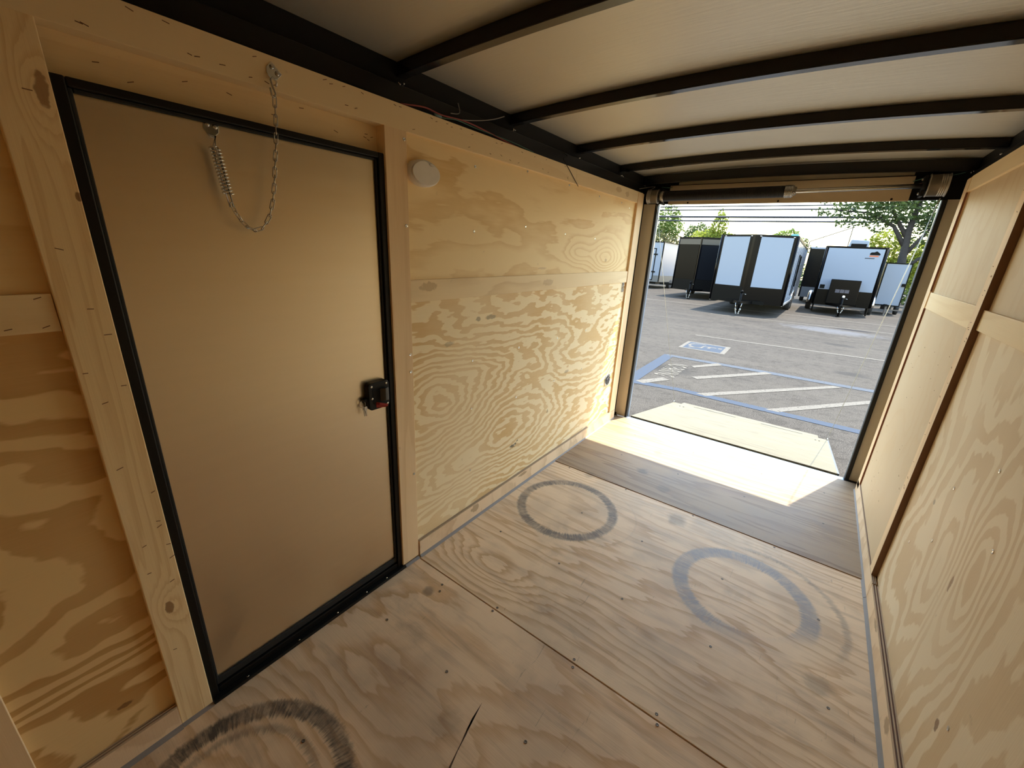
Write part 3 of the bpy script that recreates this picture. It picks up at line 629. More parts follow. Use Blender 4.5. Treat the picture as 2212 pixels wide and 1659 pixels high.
for (xa, xb, xi0, xi1) in ((-1.302, -1.253, -1.302, -1.270), (.482, .531, .500, .531)):
    B(xa, xb, -1.2, 3.37, 1.80, 1.881).build('roof_rail', M_BLACK, ceil, bevel=.003)
    B(xi0, xi1, -1.2, 3.37, 1.882, 1.972).build('rail_web', M_BLACKM, ceil)

# ================================================================== REAR WALL / RAMP OPENING
rw = B(-1.31, .54, 3.374, 3.40, 1.757, 1.99)
wall_b = struct(rw.build('wall_rear', M_BLACKM), 'black steel rear frame around the ramp opening', 'wall')
B(-1.077, .270, 3.362, 3.374, 1.752, 1.880).build('header_panel', M_HEADP, wall_b, bevel=.001)
for x in (-.935, -.368, .195): MB().lathe((x, 3.362, 1.763), (0, -1, 0), [(0, .006), (.002, .005)], 12).build('bolt', M_BLACKM, wall_b)
B(-1.262, -1.170, 3.371, 3.40, 0.0, 1.757).build('rear_jamb', M_JAMB, wall_b)
B(.432, .532, 3.371, 3.40, 0.0, 1.757).build('rear_jamb', M_JAMB, wall_b)
B(-1.170, -1.150, 3.360, 3.405, 0.0, 1.757).build('jamb_seal', M_RUBBER, wall_b, bevel=.004)
B(.409, .432, 3.360, 3.405, 0.0, 1.757).build('jamb_seal', M_RUBBER, wall_b, bevel=.004)
B(-1.175, -1.152, 3.405, 3.43, -.05, 1.757).build('jamb_edge', M_TWHITE, wall_b)
B(.411, .434, 3.405, 3.43, -.05, 1.757).build('jamb_edge', M_TWHITE, wall_b)
B(-1.02, .262, 3.366, 3.374, 1.880, 1.955).build('header_filler', M_CEIL, wall_b)
B(-1.077, .270, 3.360, 3.368, 1.8805, 1.8835).build('header_lip', M_BLACK, wall_b)
B(-1.31, -1.25, 3.36, 3.374, -.02, .02).build('corner_foot', M_BLACKM, wall_b)
B(.409, .50, 3.345, 3.375, -.02, .006).build('corner_foot', M_BLACKM, wall_b)

wf = struct(B(-1.31, .54, -1.25, -1.2, -.07, 2.0).build('wall_front', W_FRONT), 'plywood front wall of the trailer behind the viewer', 'wall')

# ================================================================== COUNTERBALANCE
sc0 = (-.40, 3.285, 1.805)
cb = tag(empty('ramp_counterbalance', sc0), 'torsion spring shaft with cable drums across the top of the ramp opening', 'counterbalance')
SY = 3.285
def zsh(x): return 1.800 + (x + 1.085) * .013
MB().cyl((-1.225, SY, zsh(-1.225)), (.42, SY, zsh(.42)), .0125, 18).build('shaft', M_STEEL, cb, sc0, True)
MB().cyl((-1.09, SY, zsh(-1.09)), (-.335, SY, zsh(-.335)), .029, 24).build('spring_core', M_SPRING, cb, sc0, True)
h = []; turns = 118
for k in range(turns * 14 + 1):
    t = k / (turns * 14); x = -1.09 + t * .755; a = 2 * PI * turns * t
    h.append((x, SY + .0325 * math.cos(a), zsh(x) + .0325 * math.sin(a)))
MB().tube(h, .0031, 5).build('torsion_spring', M_SPRING, cb, sc0, True)
h = []
for k in range(6 * 16 + 1):
    t = k / 96; x = -.335 + t * .042; a = 2 * PI * 6 * t; h.append((x, SY + .036 * math.cos(a), zsh(x) + .036 * math.sin(a)))
MB().tube(h, .0028, 6).build('winding_coil', M_STEEL, cb, sc0, True)
wc = MB().lathe((-.300, SY, zsh(-.3)), (1, 0, 0), [(0, .034), (.012, .034), (.014, .026), (.026, .024), (.026, .013)], 24).build('winding_cone', M_CAST, cb, sc0, True)
MB().lathe((-.282, SY - .024, zsh(-.28) - .012), (0, -.8, -.5), [(0, .008), (.012, .008), (.012, .005), (.006, .005)], 12).build('set_screw', M_STEEL, wc, sc0)
MB().lathe((-1.115, SY, zsh(-1.1)), (1, 0, 0), [(0, .030), (.012, .036), (.03, .034), (.032, .013)], 24).build('spring_plug', M_CAST, cb, sc0, True)
def drum(x0, x1, r, n, grooves):
    L = x1 - x0; prof = [(0, r * .5), (0, r * 1.06), (L * .05, r * 1.06), (L * .05, r)]
    for k in range(grooves):
        a = L * (.08 + .34 * k / max(1, grooves))
        if not n: a = L * (.55 + .4 * k / max(1, grooves))
        prof += [(a, r), (a + L * .015, r * .95), (a + L * .03, r)]
    prof += [(L * .96, r), (L * .96, r * 1.06), (L, r * 1.06), (L, r * .5)]
    return MB().lathe((x0, SY, zsh((x0 + x1) / 2)), (1, 0, 0), prof, 32)
drum(-1.205, -1.128, .046, True, 4).build('cable_drum', M_CAST, cb, sc0, True)
drum(.322, .402, .054, False, 4).build('cable_drum', M_CAST, cb, sc0, True)
for x in (-1.117, .300):
    d = MB().lathe((x, SY, zsh(x)), (1, 0, 0), [(0, .024), (.018, .024)], 18).build('bearing', M_BLACKM, cb, sc0, True)
    B(x + .002, x + .016, SY - .012, 3.374, zsh(x) - .052, zsh(x) + .052).build('bracket', M_BLACKM, d, sc0, bevel=.002)
    for dz in (-.035, .035): MB().lathe((x - .001 if x > 0 else x + .016, SY + .03, zsh(x) + dz), (-1 if x > 0 else 1, 0, 0), [(0, .007), (.006, .006)], 6).build('bolt', M_ZINC, d, sc0)

# ================================================================== RAMP
K_SL, G0 = .026, -.20
def gz(y): return G0 - K_SL * y
RY0, RY1, RY2 = 3.426, 4.915, 5.075
rz0, rz1 = .004, gz(RY1) + .045
sl = (rz1 - rz0) / (RY1 - RY0)
def rz(y, h=0): return rz0 + (y - RY0) * sl + h
ro = (-.38, RY0, 0)
ramp = tag(empty('ramp_door', ro), 'plywood-lined rear ramp door lowered onto the asphalt in the sun', 'ramp')
def rslab(x0, x1, y0, y1, h0, h1):
    return MB().extr([(x0, y0, rz(y0, h0)), (x1, y0, rz(y0, h0)), (x1, y1, rz(y1, h0)), (x0, y1, rz(y1, h0))], (0, 0, h1 - h0))
rslab(-1.133, .372, RY0, RY1, -.022, 0).build('ramp_panel', W_RAMP, ramp, ro, bevel=.001)
rslab(-1.137, .384, RY0 + .012, RY1 + .004, -.05, -.0225).build('ramp_frame', M_TTRIM, ramp, ro)
rslab(.3725, .384, RY0 + .01, RY1 + .004, -.022, -.002).build('edge_channel', M_TGREY, ramp, ro)
fl = rslab(-1.05, .30, RY1 + .004, RY2, -.018, 0)
fl.build('ramp_flap', W_RAMP, ramp, ro, bevel=.001)
for (x0, x1) in ((-.90, -.46), (-.21, .165)): rslab(x0, x1, RY1 - .012, RY1 + .002, -.004, .0015).build('hinge', M_BLACKM, ramp, ro)
for x in (-1.02, -.98, .265, .295):
    rslab(x, x + .012, 4.70, 4.728, .0, .003).build('bolt', M_STEEL, ramp, ro)
for x in (-1.128, .372):
    MB().tube([(x, RY1 - .02, rz(RY1, .0)), (x, RY1 - .02, rz(RY1, .02)), (x, RY1 + .01, rz(RY1, .02)), (x, RY1 + .01, rz(RY1, .0))], .004, 6).build('cable_eye', M_ZINC, ramp, ro, True)
for side, P0, P1 in (('left', (-1.142, 3.31, 1.745), (-1.128, RY1 - .005, rz(RY1, .022))), ('right', (.392, 3.31, 1.757), (.372, RY1 - .005, rz(RY1, .022)))):
    c0 = P0
    cab = tag(MB().tube([P0, tuple(np.array(P0) * .5 + np.array(P1) * .5 + np.array((0, 0, -.01))), P1], .0022, 6).build('lift_cable', M_CABLE, None, c0, True), 'thin steel lift cable running from the %s drum down to the ramp corner' % side, 'cable', 'ramp lift cables')

# ================================================================== WIRES ALONG THE ROOF RAIL
def wire(name, pts, r, mat, label, grp='loose trailer wires'):
    P = [Vector(p) for p in pts]; o = tuple(P[0]); out = []
    for i in range(len(P) - 1):
        p0 = P[max(i - 1, 0)]; p1 = P[i]; p2 = P[i + 1]; p3 = P[min(i + 2, len(P) - 1)]
        for k in range(6):
            t = k / 6
            out.append(.5 * ((2 * p1) + (p2 - p0) * t + (2 * p0 - 5 * p1 + 4 * p2 - p3) * t * t + (-p0 + 3 * p1 - 3 * p2 + p3) * t ** 3))
    out.append(P[-1])
    return tag(MB().tube(out, r, 6).build(name, mat, None, o, True), label, 'wire', grp)
wire('red_wire', [(-1.243, 1.02, 1.823), (-1.240, 1.12, 1.838), (-1.240, 1.20, 1.834), (-1.238, 1.32, 1.842), (-1.243, 1.45, 1.838), (-1.246, 1.62, 1.826), (-1.248, 1.75, 1.820)], .0028, M_REDW, 'red wire lying on the left header under the roof rail')
wire('green_wire', [(-1.243, 1.12, 1.822), (-1.240, 1.2, 1.826), (-1.238, 1.28, 1.836), (-1.243, 1.40, 1.834), (-1.244, 1.62, 1.834), (-1.246, 1.80, 1.826)], .0022, M_GREENW, 'dark green wire running beside the red wire on the left header')
wire('loose_grey_wire', [(-1.244, 1.245, 1.838), (-1.238, 1.30, 1.842), (-1.232, 1.40, 1.862), (-1.224, 1.48, 1.885), (-1.214, 1.53, 1.905)], .0018, M_GREYW, 'loose grey wire end sticking up across the left roof rail')
wire('tie_wire', [(-1.246, 1.29, 1.895), (-1.248, 1.30, 1.865), (-1.244, 1.25, 1.852)], .0018, M_GREYW, 'short grey tie bent over the lip of the roof rail')
wire('black_wire', [(-1.247, 2.075, 1.876), (-1.236, 2.10, 1.862), (-1.234, 2.06, 1.845), (-1.2295, 2.08, 1.826), (-1.2285, 2.14, 1.79), (-1.229, 2.235, 1.736)], .0018, M_BLACKM, 'thin black wire hanging slantwise over the left header joint')
wire('corner_wire', [(-1.24, 3.18, 1.842), (-1.21, 3.27, 1.862), (-1.17, 3.30, 1.868), (-1.19, 3.26, 1.842), (-1.215, 3.28, 1.832)], .0018, M_GREYW, 'tangle of grey wire at the left rear roof corner')
wire('drum_green_wire', [(-1.14, 3.355, 1.872), (-1.10, 3.358, 1.868), (-1.06, 3.360, 1.866)], .0018, M_GREENW, 'green wire behind the left cable drum')
wire('right_green_wire', [(.262, 3.357, 1.852), (.32, 3.35, 1.868), (.40, 3.34, 1.872), (.455, 3.31, 1.880)], .0018, M_GREENW, 'green wire above the right cable drum')
wire('right_red_wire', [(.262, 3.358, 1.828), (.29, 3.357, 1.838), (.33, 3.355, 1.846)], .0018, M_REDW, 'red wire beside the right end of the header panel')
cn = tag(MB().cyl((-1.238, 1.16, 1.826), (-1.238, 1.195, 1.826), .0055, 12).build('wire_connector', M_TEALW, None, (-1.238, 1.16, 1.826), True), 'blue-grey crimp connector on the wires above the left header', 'connector')

# ================================================================== OUTDOORS  (plane falls away gently from the trailer)
TILT = -math.atan(K_SL)
def OUT(u, v, yaw=0.0): return Matrix.Translation((u, v, gz(v))) @ Matrix.Rotation(TILT, 4, 'X') @ Matrix.Rotation(yaw, 4, 'Z')
def put(o, u, v, yaw=0.0): o.matrix_world = OUT(u, v, yaw); return o
g = MB(); nx, ny = 40, 40
g.v = [(-140 + 280 * i / nx, -12 + 190 * j / ny, 0) for j in range(ny + 1) for i in range(nx + 1)]
g.f = [(j * (nx + 1) + i, j * (nx + 1) + i + 1, (j + 1) * (nx + 1) + i + 1, (j + 1) * (nx + 1) + i) for j in range(ny) for i in range(nx)]
ground = struct(g.build('ground', M_ASPHALT), 'sunlit grey asphalt of the trailer yard', 'ground'); put(ground, 0, 0)
def paint(name, poly, mat, z=.003): return MB().extr([(x, y, z) for x, y in poly], (0, 0, .0015)).build(name, mat, ground)
# access aisle
paint('painted_line', [(-2.11, 7.91), (-2.08, 7.74), (-.42, 7.82), (3.2, 7.99), (3.2, 8.16), (-.42, 8.02)], M_PBLUE2)
paint('painted_line', [(-1.95, 5.44), (-1.3, 5.58), (-.5, 5.56), (3.0, 5.5), (3.0, 5.66), (-.52, 5.72), (-1.3, 5.73), (-1.9, 5.62)], M_PBLUE)
paint('painted_line', [(-2.14, 7.88), (-2.02, 5.3), (-1.84, 5.5), (-1.95, 7.72)], M_PBLUE, .0032)
paint('painted_line', [(-1.51, 7.28), (-1.21, 7.93), (-1.12, 7.80), (-1.44, 7.2)], M_PWHITE, .0036)
paint('painted_line', [(-1.87, 5.62), (-1.63, 6.11), (-1.51, 6.05), (-1.74, 5.56)], M_PWHITE, .0036)
paint('painted_line', [(-1.32, 6.52), (-.47, 7.92), (-.36, 7.86), (-1.22, 6.45)], M_PWHITE, .0036)
paint('painted_line', [(-1.05, 5.66), (.46, 7.83), (.58, 7.83), (-.92, 5.64)], M_PWHITE, .0036)
paint('painted_line', [(-.24, 5.66), (1.25, 7.85), (1.37, 7.85), (-.10, 5.66)], M_PWHITE, .0036)
paint('painted_line', [(.70, 5.62), (2.2, 7.9), (2.32, 7.9), (.83, 5.62)], M_PWHITE, .0036)
paint('painted_line', [(-2.30, 10.88), (-.72, 11.05), (1.3, 11.33), (4.0, 11.7), (4.0, 11.82), (1.29, 11.43), (-.73, 11.15), (-2.31, 10.97)], M_PWHITE)
paint('painted_line', [(-9, 20.3), (9, 20.9), (9, 21.05), (-9, 20.45)], M_PWHITE)
paint('painted_line', [(-3.2, 16.9), (3, 17.8), (3, 17.92), (-3.2, 17.02)], M_PWHITE)
# wheelchair square
sq = [(-2.16, 8.85), (-2.22, 9.83), (-1.31, 9.9), (-1.29, 8.9)]
S0 = Vector((*sq[0], 0)); EX = Vector((.88, .05, 0)); EY = Vector((-.04, .98, 0))     # EX: up in the symbol, EY: to its left
def sp2(a, b): q = S0 + EX * a + EY * b; return (q.x, q.y)
paint('symbol_border', [sp2(0, 0), sp2(1, 0), sp2(1, 1), sp2(0, 1)], M_PWHITE, .003)
paint('symbol_field', [sp2(.08, .08), sp2(.90, .08), sp2(.90, .92), sp2(.08, .92)], M_PFIELD, .0038)
def strip2(pts, w):
    L = []; R_ = []
    for i, p in enumerate(pts):
        a = Vector(pts[max(i - 1, 0)]); b = Vector(pts[min(i + 1, len(pts) - 1)]); d = (b - a).normalized(); nrm = Vector((-d.y, d.x)) * w
        L.append(sp2(p[0] + nrm.x, p[1] + nrm.y)); R_.append(sp2(p[0] - nrm.x, p[1] - nrm.y))
    return L + R_[::-1]
arc = [(.36 + .22 * math.cos(a), .55 + .26 * math.sin(a)) for a in [math.radians(60 + 24 * k) for k in range(10)]]
paint('symbol_wheel', strip2(arc, .028), M_PWHITE, .0045)
paint('symbol_body', strip2([(.74, .58), (.46, .58), (.44, .33), (.22, .26), (.20, .18)], .03), M_PWHITE, .0045)
paint('symbol_arm', strip2([(.60, .57), (.59, .40)], .028), M_PWHITE, .0045)
paint('symbol_head', [sp2(.82 + .05 * math.cos(a), .58 + .06 * math.sin(a)) for a in [2 * PI * k / 12 for k in range(12)]], M_PWHITE, .0045)
# NO PARKING, read from the left
tcu = bpy.data.curves.new('painted_lettering', 'FONT'); tcu.body = 'NO PARKING'; tcu.size = .30; tcu.align_x = 'CENTER'; tcu.extrude = .0008; tcu.offset = .006
tob = bpy.data.objects.new('painted_lettering', tcu); COL.objects.link(tob)
dg = bpy.context.evaluated_depsgraph_get(); tme = bpy.data.meshes.new_from_object(tob.evaluated_get(dg)); bpy.data.objects.remove(tob)
xs = [v.co.x for v in tme.vertices]; ys = [v.co.y for v in tme.vertices]; sx = 1.02 / (max(xs) - min(xs)); sy_ = .31 / (max(ys) - min(ys))
for v in tme.vertices: v.co.x *= sx; v.co.y = (v.co.y - min(ys)) * sy_
tme.materials.clear(); tme.materials.append(M_PTEXT)
tx = bpy.data.objects.new('painted_lettering', tme); COL.objects.link(tx); tx.parent = ground; tx.location = (-1.82, 6.72, .005); tx.rotation_euler = (0, 0, -PI / 2 + .03)

# ---- trailers
def facet(p0, p1, z0, z1, off, th):
    a = Vector((*p0, 0)); b = Vector((*p1, 0)); d = (b - a).normalized(); nrm = Vector((d.y, -d.x, 0))
    a2 = a + nrm * off; b2 = b + nrm * off
    return MB().extr([(a2.x, a2.y, z0), (b2.x, b2.y, z0), (b2.x, b2.y, z1), (a2.x, a2.y, z1)], tuple(nrm * th))
def lerp(p, q, t): return (p[0] + (q[0] - p[0]) * t, p[1] + (q[1] - p[1]) * t)
def wheel(root, x, y, r=.34, w=.22):
    s = 1 if x > 0 else -1
    t = MB().lathe((x - s * w, y, r), (s, 0, 0), [(0, r * .55), (0, r * .93), (w * .15, r), (w * .85, r), (w, r * .93), (w, r * .6)], 28).build('tyre', M_TIRE, root, smooth=True)
    MB().lathe((x - s * .03, y, r), (s, 0, 0), [(0, r * .6), (.012, r * .58), (.002, r * .3), (.03, r * .2), (.03, .02)], 20).build('rim', M_STEEL, t, smooth=True)
def tongue(root, w, y0, yn, z=.46, chain=True, jack_to=0.0, whitecap=False):
    for s in (-1, 1):
        d = Vector((-s * w, yn - y0, 0)); n_ = Vector((d.y, -d.x, 0)).normalized() * .035
        a = Vector((s * w, y0, z)); b = Vector((s * .03, yn, z))
        MB().extr([tuple(a + n_), tuple(b + n_), tuple(b - n_), tuple(a - n_)], (0, 0, .10)).build('tongue_beam', M_TTRIM, root)
    B(-.06, .06, yn - .16, yn + .08, z - .01, z + .11).build('coupler', M_TTRIM, root, bevel=.01)
    j = MB().cyl((0, yn + .14, jack_to + .02), (0, yn + .14, z + .42), .035, 14).build('jack_post', M_TTRIM, root, smooth=True)
    if jack_to < .1: MB().cyl((0, yn + .14, jack_to), (0, yn + .14, jack_to + .03), .09, 16).build('jack_foot', M_TTRIM, j)
    MB().lathe((0, yn + .14, z + .40), (0, 0, 1), [(0, .045), (.06, .05), (.09, .03)], 14).build('jack_cap', M_WHITEPL if whitecap else M_TTRIM, j, smooth=True)
    MB().tube([(.0, yn + .14, z + .36), (.12, yn + .14, z + .36), (.14, yn + .10, z + .36)], .012, 6).build('jack_crank', M_ZINC, j, smooth=True)
    if chain:
        for s in (-1, 1):
            c = MB()
            for k in range(9):
                t = (k + .5) / 9; t2 = (k + .0) / 9
                def P(t): return Vector((s * (.10 - .06 * math.sin(PI * t)), yn - .02 + .02 * t, z - (.36 if chain is True else chain) * math.sin(PI * min(1, t * 1.0)) ** .7))
                a = P(k / 9); b = P((k + 1) / 9); m_ = (a + b) / 2; d = (b - a) * .66; q = Vector((.02, 0, 0)) if k % 2 else Vector((0, .02, 0))
                c.tube([a - (b - a) * .16 + q * .3, m_ + q, b + (b - a) * .16 + q * .3, b + (b - a) * .16 - q * .3, m_ - q, a - (b - a) * .16 - q * .3], .008, 5, True)
            c.build('safety_chain', M_ZINC, root, smooth=True)

def trailer_A():
    W, V, L, z0, z1 = 2.52, .45, 8.4, .44, 2.90
    r = tag(empty('cargo_trailer'), 'large cargo trailer with two white panels on its black V nose', 'trailer', 'parked cargo trailers')
    a, n, b = (-W / 2, 0), (-.05, -V), (W / 2, 0)
    MB().prism([a, n, b, (W / 2, L), (-W / 2, L)], z0, z1).build('body', M_TWHITE, r)
    for (p, q) in ((a, n), (n, b)):
        facet(p, q, z0, z1, .002, .012).build('nose_skin', M_TBLACK, r)
        facet(p, q, z0 - .01, 1.03, .015, .008).build('stone_guard', M_TTRIM if p is a else M_TBLACK, r)
        t0, t1 = (.075, .86) if p is a else (.14, .90)
        wp = facet(lerp(p, q, t0), lerp(p, q, t1), 1.05, z1 - .05, .015, .008).build('white_panel', M_TWHITE, r, bevel=.004)
        for t in (.12, .9): facet(lerp(p, q, t - .02), lerp(p, q, t + .02), z1 - .035, z1 - .015, .016, .02).build('marker_lamp', M_WHITEPL, r)
    MB().prism([(n[0] - .10, n[1] + .03), (n[0], n[1] - .05), (n[0] + .10, n[1] + .03), (n[0], n[1] + .06)], z0, z1).build('nose_cap', M_TBLACK, r)
    for s in (-1, 1):
        MB().cyl((s * (W / 2 - .0), 0, z0), (s * (W / 2 - .0), 0, z1), .045, 12).build('corner_post', M_TBLACK, r, smooth=True)
        B(s * W / 2 - .02, s * W / 2 + .02, 0, L, z1 - .06, z1 + .03).build('roof_trim', M_TTRIM, r)
        B(s * W / 2 - .015, s * W / 2 + .015, .02, L, z0 - .02, z0 + .06).build('bottom_rail', M_THRESH, r)
    MB().prism([a, n, b, (W / 2, L), (-W / 2, L)], z1, z1 + .03).build('roof', M_TTRIM, r)
    X = W / 2 + .006
    for (y0, y1, zz0, zz1) in ((2.9, 2.96, .75, 2.35), (3.75, 3.81, .75, 2.35)):
        B(X - .004, X + .02, y0, y1, zz0, zz1).build('side_door_trim', M_TTRIM, r)
    B(X - .004, X + .02, 2.9, 3.81, 2.35, 2.41).build('side_door_trim', M_TTRIM, r)
    B(X + .02, X + .06, 3.62, 3.66, 1.1, 2.2).build('cam_bar', M_TTRIM, r); B(X + .02, X + .07, 3.60, 3.68, 1.35, 1.45).build('cam_handle', M_TTRIM, r)
    B(X, X + .05, 3.80, 3.95, 2.2, 2.38).build('porch_lamp', M_TTRIM, r)
    for y in (5.0, 5.9):
        wheel(r, W / 2 + .02, y); wheel(r, -W / 2 - .02, y)
    for s in (-1, 1):
        P = [(s * (W / 2 + .005), 5.45 + .95 * math.cos(q), .45 + .42 * math.sin(q)) for q in [PI * k / 12 for k in range(13)]]
        MB().tube(P, .035, 8).build('fender', M_STEEL, r, smooth=True)
    for k in range(7): B(X - .004, X + .003, .9 + k * 1.05, .915 + k * 1.05, z0 + .06, z1 - .06).build('side_seam', M_TGREY, r)
    B(W / 2 - .26, W / 2 - .03, .10, .40, z1 + .03, z1 + .10).build('roof_cap', M_TEAL, r, bevel=.01)
    tongue(r, .62, .1, -1.25, .44, True, .14)
    B(-.55, .72, -.62, -.54, .44, .56).build('tongue_crossbar', M_TTRIM, r)
    return put(r, -2.385, 18.6)
trailer_A()

def trailer_B():
    W, V, L, z0, z1 = 2.46, .42, 7.0, .42, 3.13
    r = tag(empty('cargo_trailer'), 'all-black V-nose cargo trailer behind the white-panelled one', 'trailer', 'parked cargo trailers')
    a, n, b = (-W / 2, 0), (0, -V), (W / 2, 0)
    MB().prism([a, n, b, (W / 2, L), (-W / 2, L)], z0, z1).build('body', M_TBLACK, r)
    for (p, q) in ((a, n), (n, b)):
        facet(lerp(p, q, .05), lerp(p, q, .95), 1.02, z1 - .36, .006, .01).build('nose_panel', plain('satin_black_panel', (.002, .0025, .004), .5, 0.0, 0.05, 5.0, 0.08) if p is n else M_TBLACK, r)
        facet(lerp(p, q, .03), lerp(p, q, .97), z0, 1.0, .006, .012).build('stone_guard', M_TTRIM, r)
        facet(lerp(p, q, .03), lerp(p, q, .97), z1 - .33, z1 - .06, .006, .012).build('upper_band', plain('glossy_band', (.03, .03, .033), .15, 0.0, 0.05, 5.0, 0.3), r)
    MB().prism([(-.07, -V + .03), (0, -V - .04), (.07, -V + .03), (0, -V + .06)], z0, z1).build('nose_cap', M_TBLACK, r)
    for s in (-1, 1): MB().cyl((s * W / 2, 0, z0), (s * W / 2, 0, z1), .04, 10).build('corner_post', M_TBLACK, r, smooth=True)
    MB().prism([a, n, b, (W / 2, L), (-W / 2, L)], z1, z1 + .04).build('roof', M_TTRIM, r)
    for y in (3.6, 4.4): wheel(r, W / 2 + .02, y); wheel(r, -W / 2 - .02, y)
    tongue(r, .6, .1, -1.2, .42, True, .0)
    return put(r, -5.67, 24.5)
trailer_B()

def trailer_C():
    W, L, z0, z1 = 2.4, 5.0, .5, 3.16
    r = tag(empty('cargo_trailer'), 'white cargo trailer with black edges and a side door at the left', 'trailer', 'parked cargo trailers')
    B(-W, 0, 0, L, z0, z1).build('body', M_TWHITE, r)
    B(-W - .01, .012, -.012, L, z0 - .02, z0 + .42).build('lower_band', M_TGREY, r)
    B(-W - .02, .02, -.02, L, z1 - .02, z1 + .05).build('roof_trim', M_TTRIM, r)
    for x in (-W, 0): B(x - .035, x + .035, -.02, .035, z0, z1).build('corner_post', M_TTRIM, r)
    d = B(-1.75, -.50, -.02, -.002, .62, 2.70).build('side_door', M_TWHITE, r)
    for (x0, x1, a, b) in ((-1.8, -1.74, .60, 2.72), (-.52, -.46, .60, 2.72), (-1.8, -.46, 2.70, 2.76), (-1.8, -.46, .58, .63)):
        B(x0, x1, -.026, -.002, a, b).build('door_trim', M_TTRIM, d)
    for zz in (2.30, 1.12): B(-.60, -.34, -.045, -.02, zz, zz + .09).build('hinge', M_TTRIM, d)
    for y in (2.4, 3.2): wheel(r, .02, y); wheel(r, -W - .02, y)
    B(-W + .3, -.3, .3, L - .3, z0 - .18, z0 - .02).build('chassis', M_TTRIM, r)
    B(.0, 1.0, .3, .42, z0 - .16, z0 - .02).build('tongue_beam', M_TTRIM, r)
    return put(r, -9.52, 30.2, math.radians(-4))
trailer_C()

def trailer_D():
    W, L, z0, z1 = 2.16, 5.0, .40, 2.90
    r = tag(empty('cargo_trailer'), 'white-fronted cargo trailer with a black box and jack on its tongue', 'trailer', 'parked cargo trailers')
    P = [(-W / 2, .25), (-W / 2 + .03, .08), (-W / 2 + .12, 0), (W / 2 - .12, 0), (W / 2 - .03, .08), (W / 2, .25), (W / 2, L), (-W / 2, L)]
    MB().prism(P, z0, z1).build('body', M_TBLACK, r)
    MB().prism([(x * 1.01, y * 1.0 - .01) for x, y in P], z1 - .05, z1 + .02).build('roof_trim', M_TTRIM, r)
    B(-W / 2 + .12, W / 2 - .13, -.012, .0, 1.07, z1 - .06).build('front_panel', M_TWHITE, r, bevel=.003)
    B(-W / 2 + .10, W / 2 - .10, -.014, .0, z0, 1.06).build('stone_guard', M_TBLACK, r)
    for s in (-1, 1): MB().cyl((s * (W / 2 - .055), .06, z0 + .02), (s * (W / 2 - .055), .06, z1 - .05), .062, 14).build('corner_cap', M_TTRIM, r, smooth=True)
    B(-W / 2 + .16, -W / 2 + .34, -.018, -.012, 1.10, 1.27).build('decal', M_TTRIM, r)
    # round emblem with an orange band and a small caption line
    ex, ez = .66, 2.60
    em = MB().extr([(ex + .16 * math.cos(a) * (1 + .18 * math.sin(3 * a)), -.0125, ez + .14 * math.sin(a) * (1 + .15 * math.cos(5 * a))) for a in [PI * k / 14 for k in range(15)]], (0, -.003, 0)).build('emblem', M_TTRIM, r)
    B(ex - .17, ex + .13, -.0165, -.0125, ez - .07, ez - .015).build('emblem_band', M_ORANGE, em)
    B(ex - .30, ex + .02, -.0155, -.0125, ez - .15, ez - .125).build('emblem_caption', M_TTRIM, em)
    bx = B(-.56, .47, -.66, -.16, .50, 1.53).build('tongue_box', M_TBLACK, r, bevel=.02, label='tall glossy black box on the tongue')
    for k in range(3): B(-.33 + k * .165, -.18 + k * .165, -.668, -.66, .98, 1.12).build('blue_rectangle', M_DKBLUE, bx)  # row of glossy dark blue rectangles on the box front
    tongue(r, .55, .1, -1.25, .40, .22, .0, True)
    for s in (-1, 1):
        wheel(r, s * (W / 2 + .24), 2.6, .36, .22)
        MB().tube([(s * (W / 2 + .13), 2.6 + .5 * math.cos(q), .36 + .46 * math.sin(q)) for q in [PI * k / 12 for k in range(13)]], .11, 10).build('fender', M_STEEL, r, smooth=True)
        MB().cyl((s * (W / 2 - .1), .3, .05), (s * (W / 2 - .1), .3, z0), .03, 8).build('stabiliser_leg', M_TTRIM, r)
    B(-W / 2 - .2, W / 2 + .2, 2.55, 2.65, .3, .4).build('axle', M_TTRIM, r)
    ac = MB().extr([(-.30, 1.4, z1 + .02), (.45, 1.4, z1 + .02), (.42, 1.4, z1 + .36), (-.24, 1.4, z1 + .40)], (0, .9, 0)).build('roof_air_unit', M_TWHITE, r, bevel=.04)
    B(-.20, .36, 1.385, 1.40, z1 + .05, z1 + .22).build('intake', M_TTRIM, ac)
    return put(r, .75, 23.6)
trailer_D()

def trailer_E():
    r = tag(empty('cargo_trailer'), 'dark trailer with a grey skirt seen in the gap between two white ones', 'trailer', 'parked cargo trailers')
    W, L, z0, z1 = 2.3, 5.0, .36, 3.18
    B(-W / 2, W / 2, 0, L, z0, z1).build('body', M_TBLACK, r)
    B(-W / 2 - .01, W / 2 + .01, -.012, L, z0, .96).build('skirt', M_TGREY, r)
    B(-W / 2 - .02, W / 2 + .02, -.02, L, z1 - .04, z1 + .05).build('roof_trim', M_TWHITE, r)
    for x in (-W / 2, W / 2): B(x - .04, x + .04, -.02, .05, z0, z1).build('corner_post', M_TTRIM, r)
    for s in (-1, 1): wheel(r, s * (W / 2 + .02), 2.6)
    return put(r, .02, 31.0)
trailer_E()

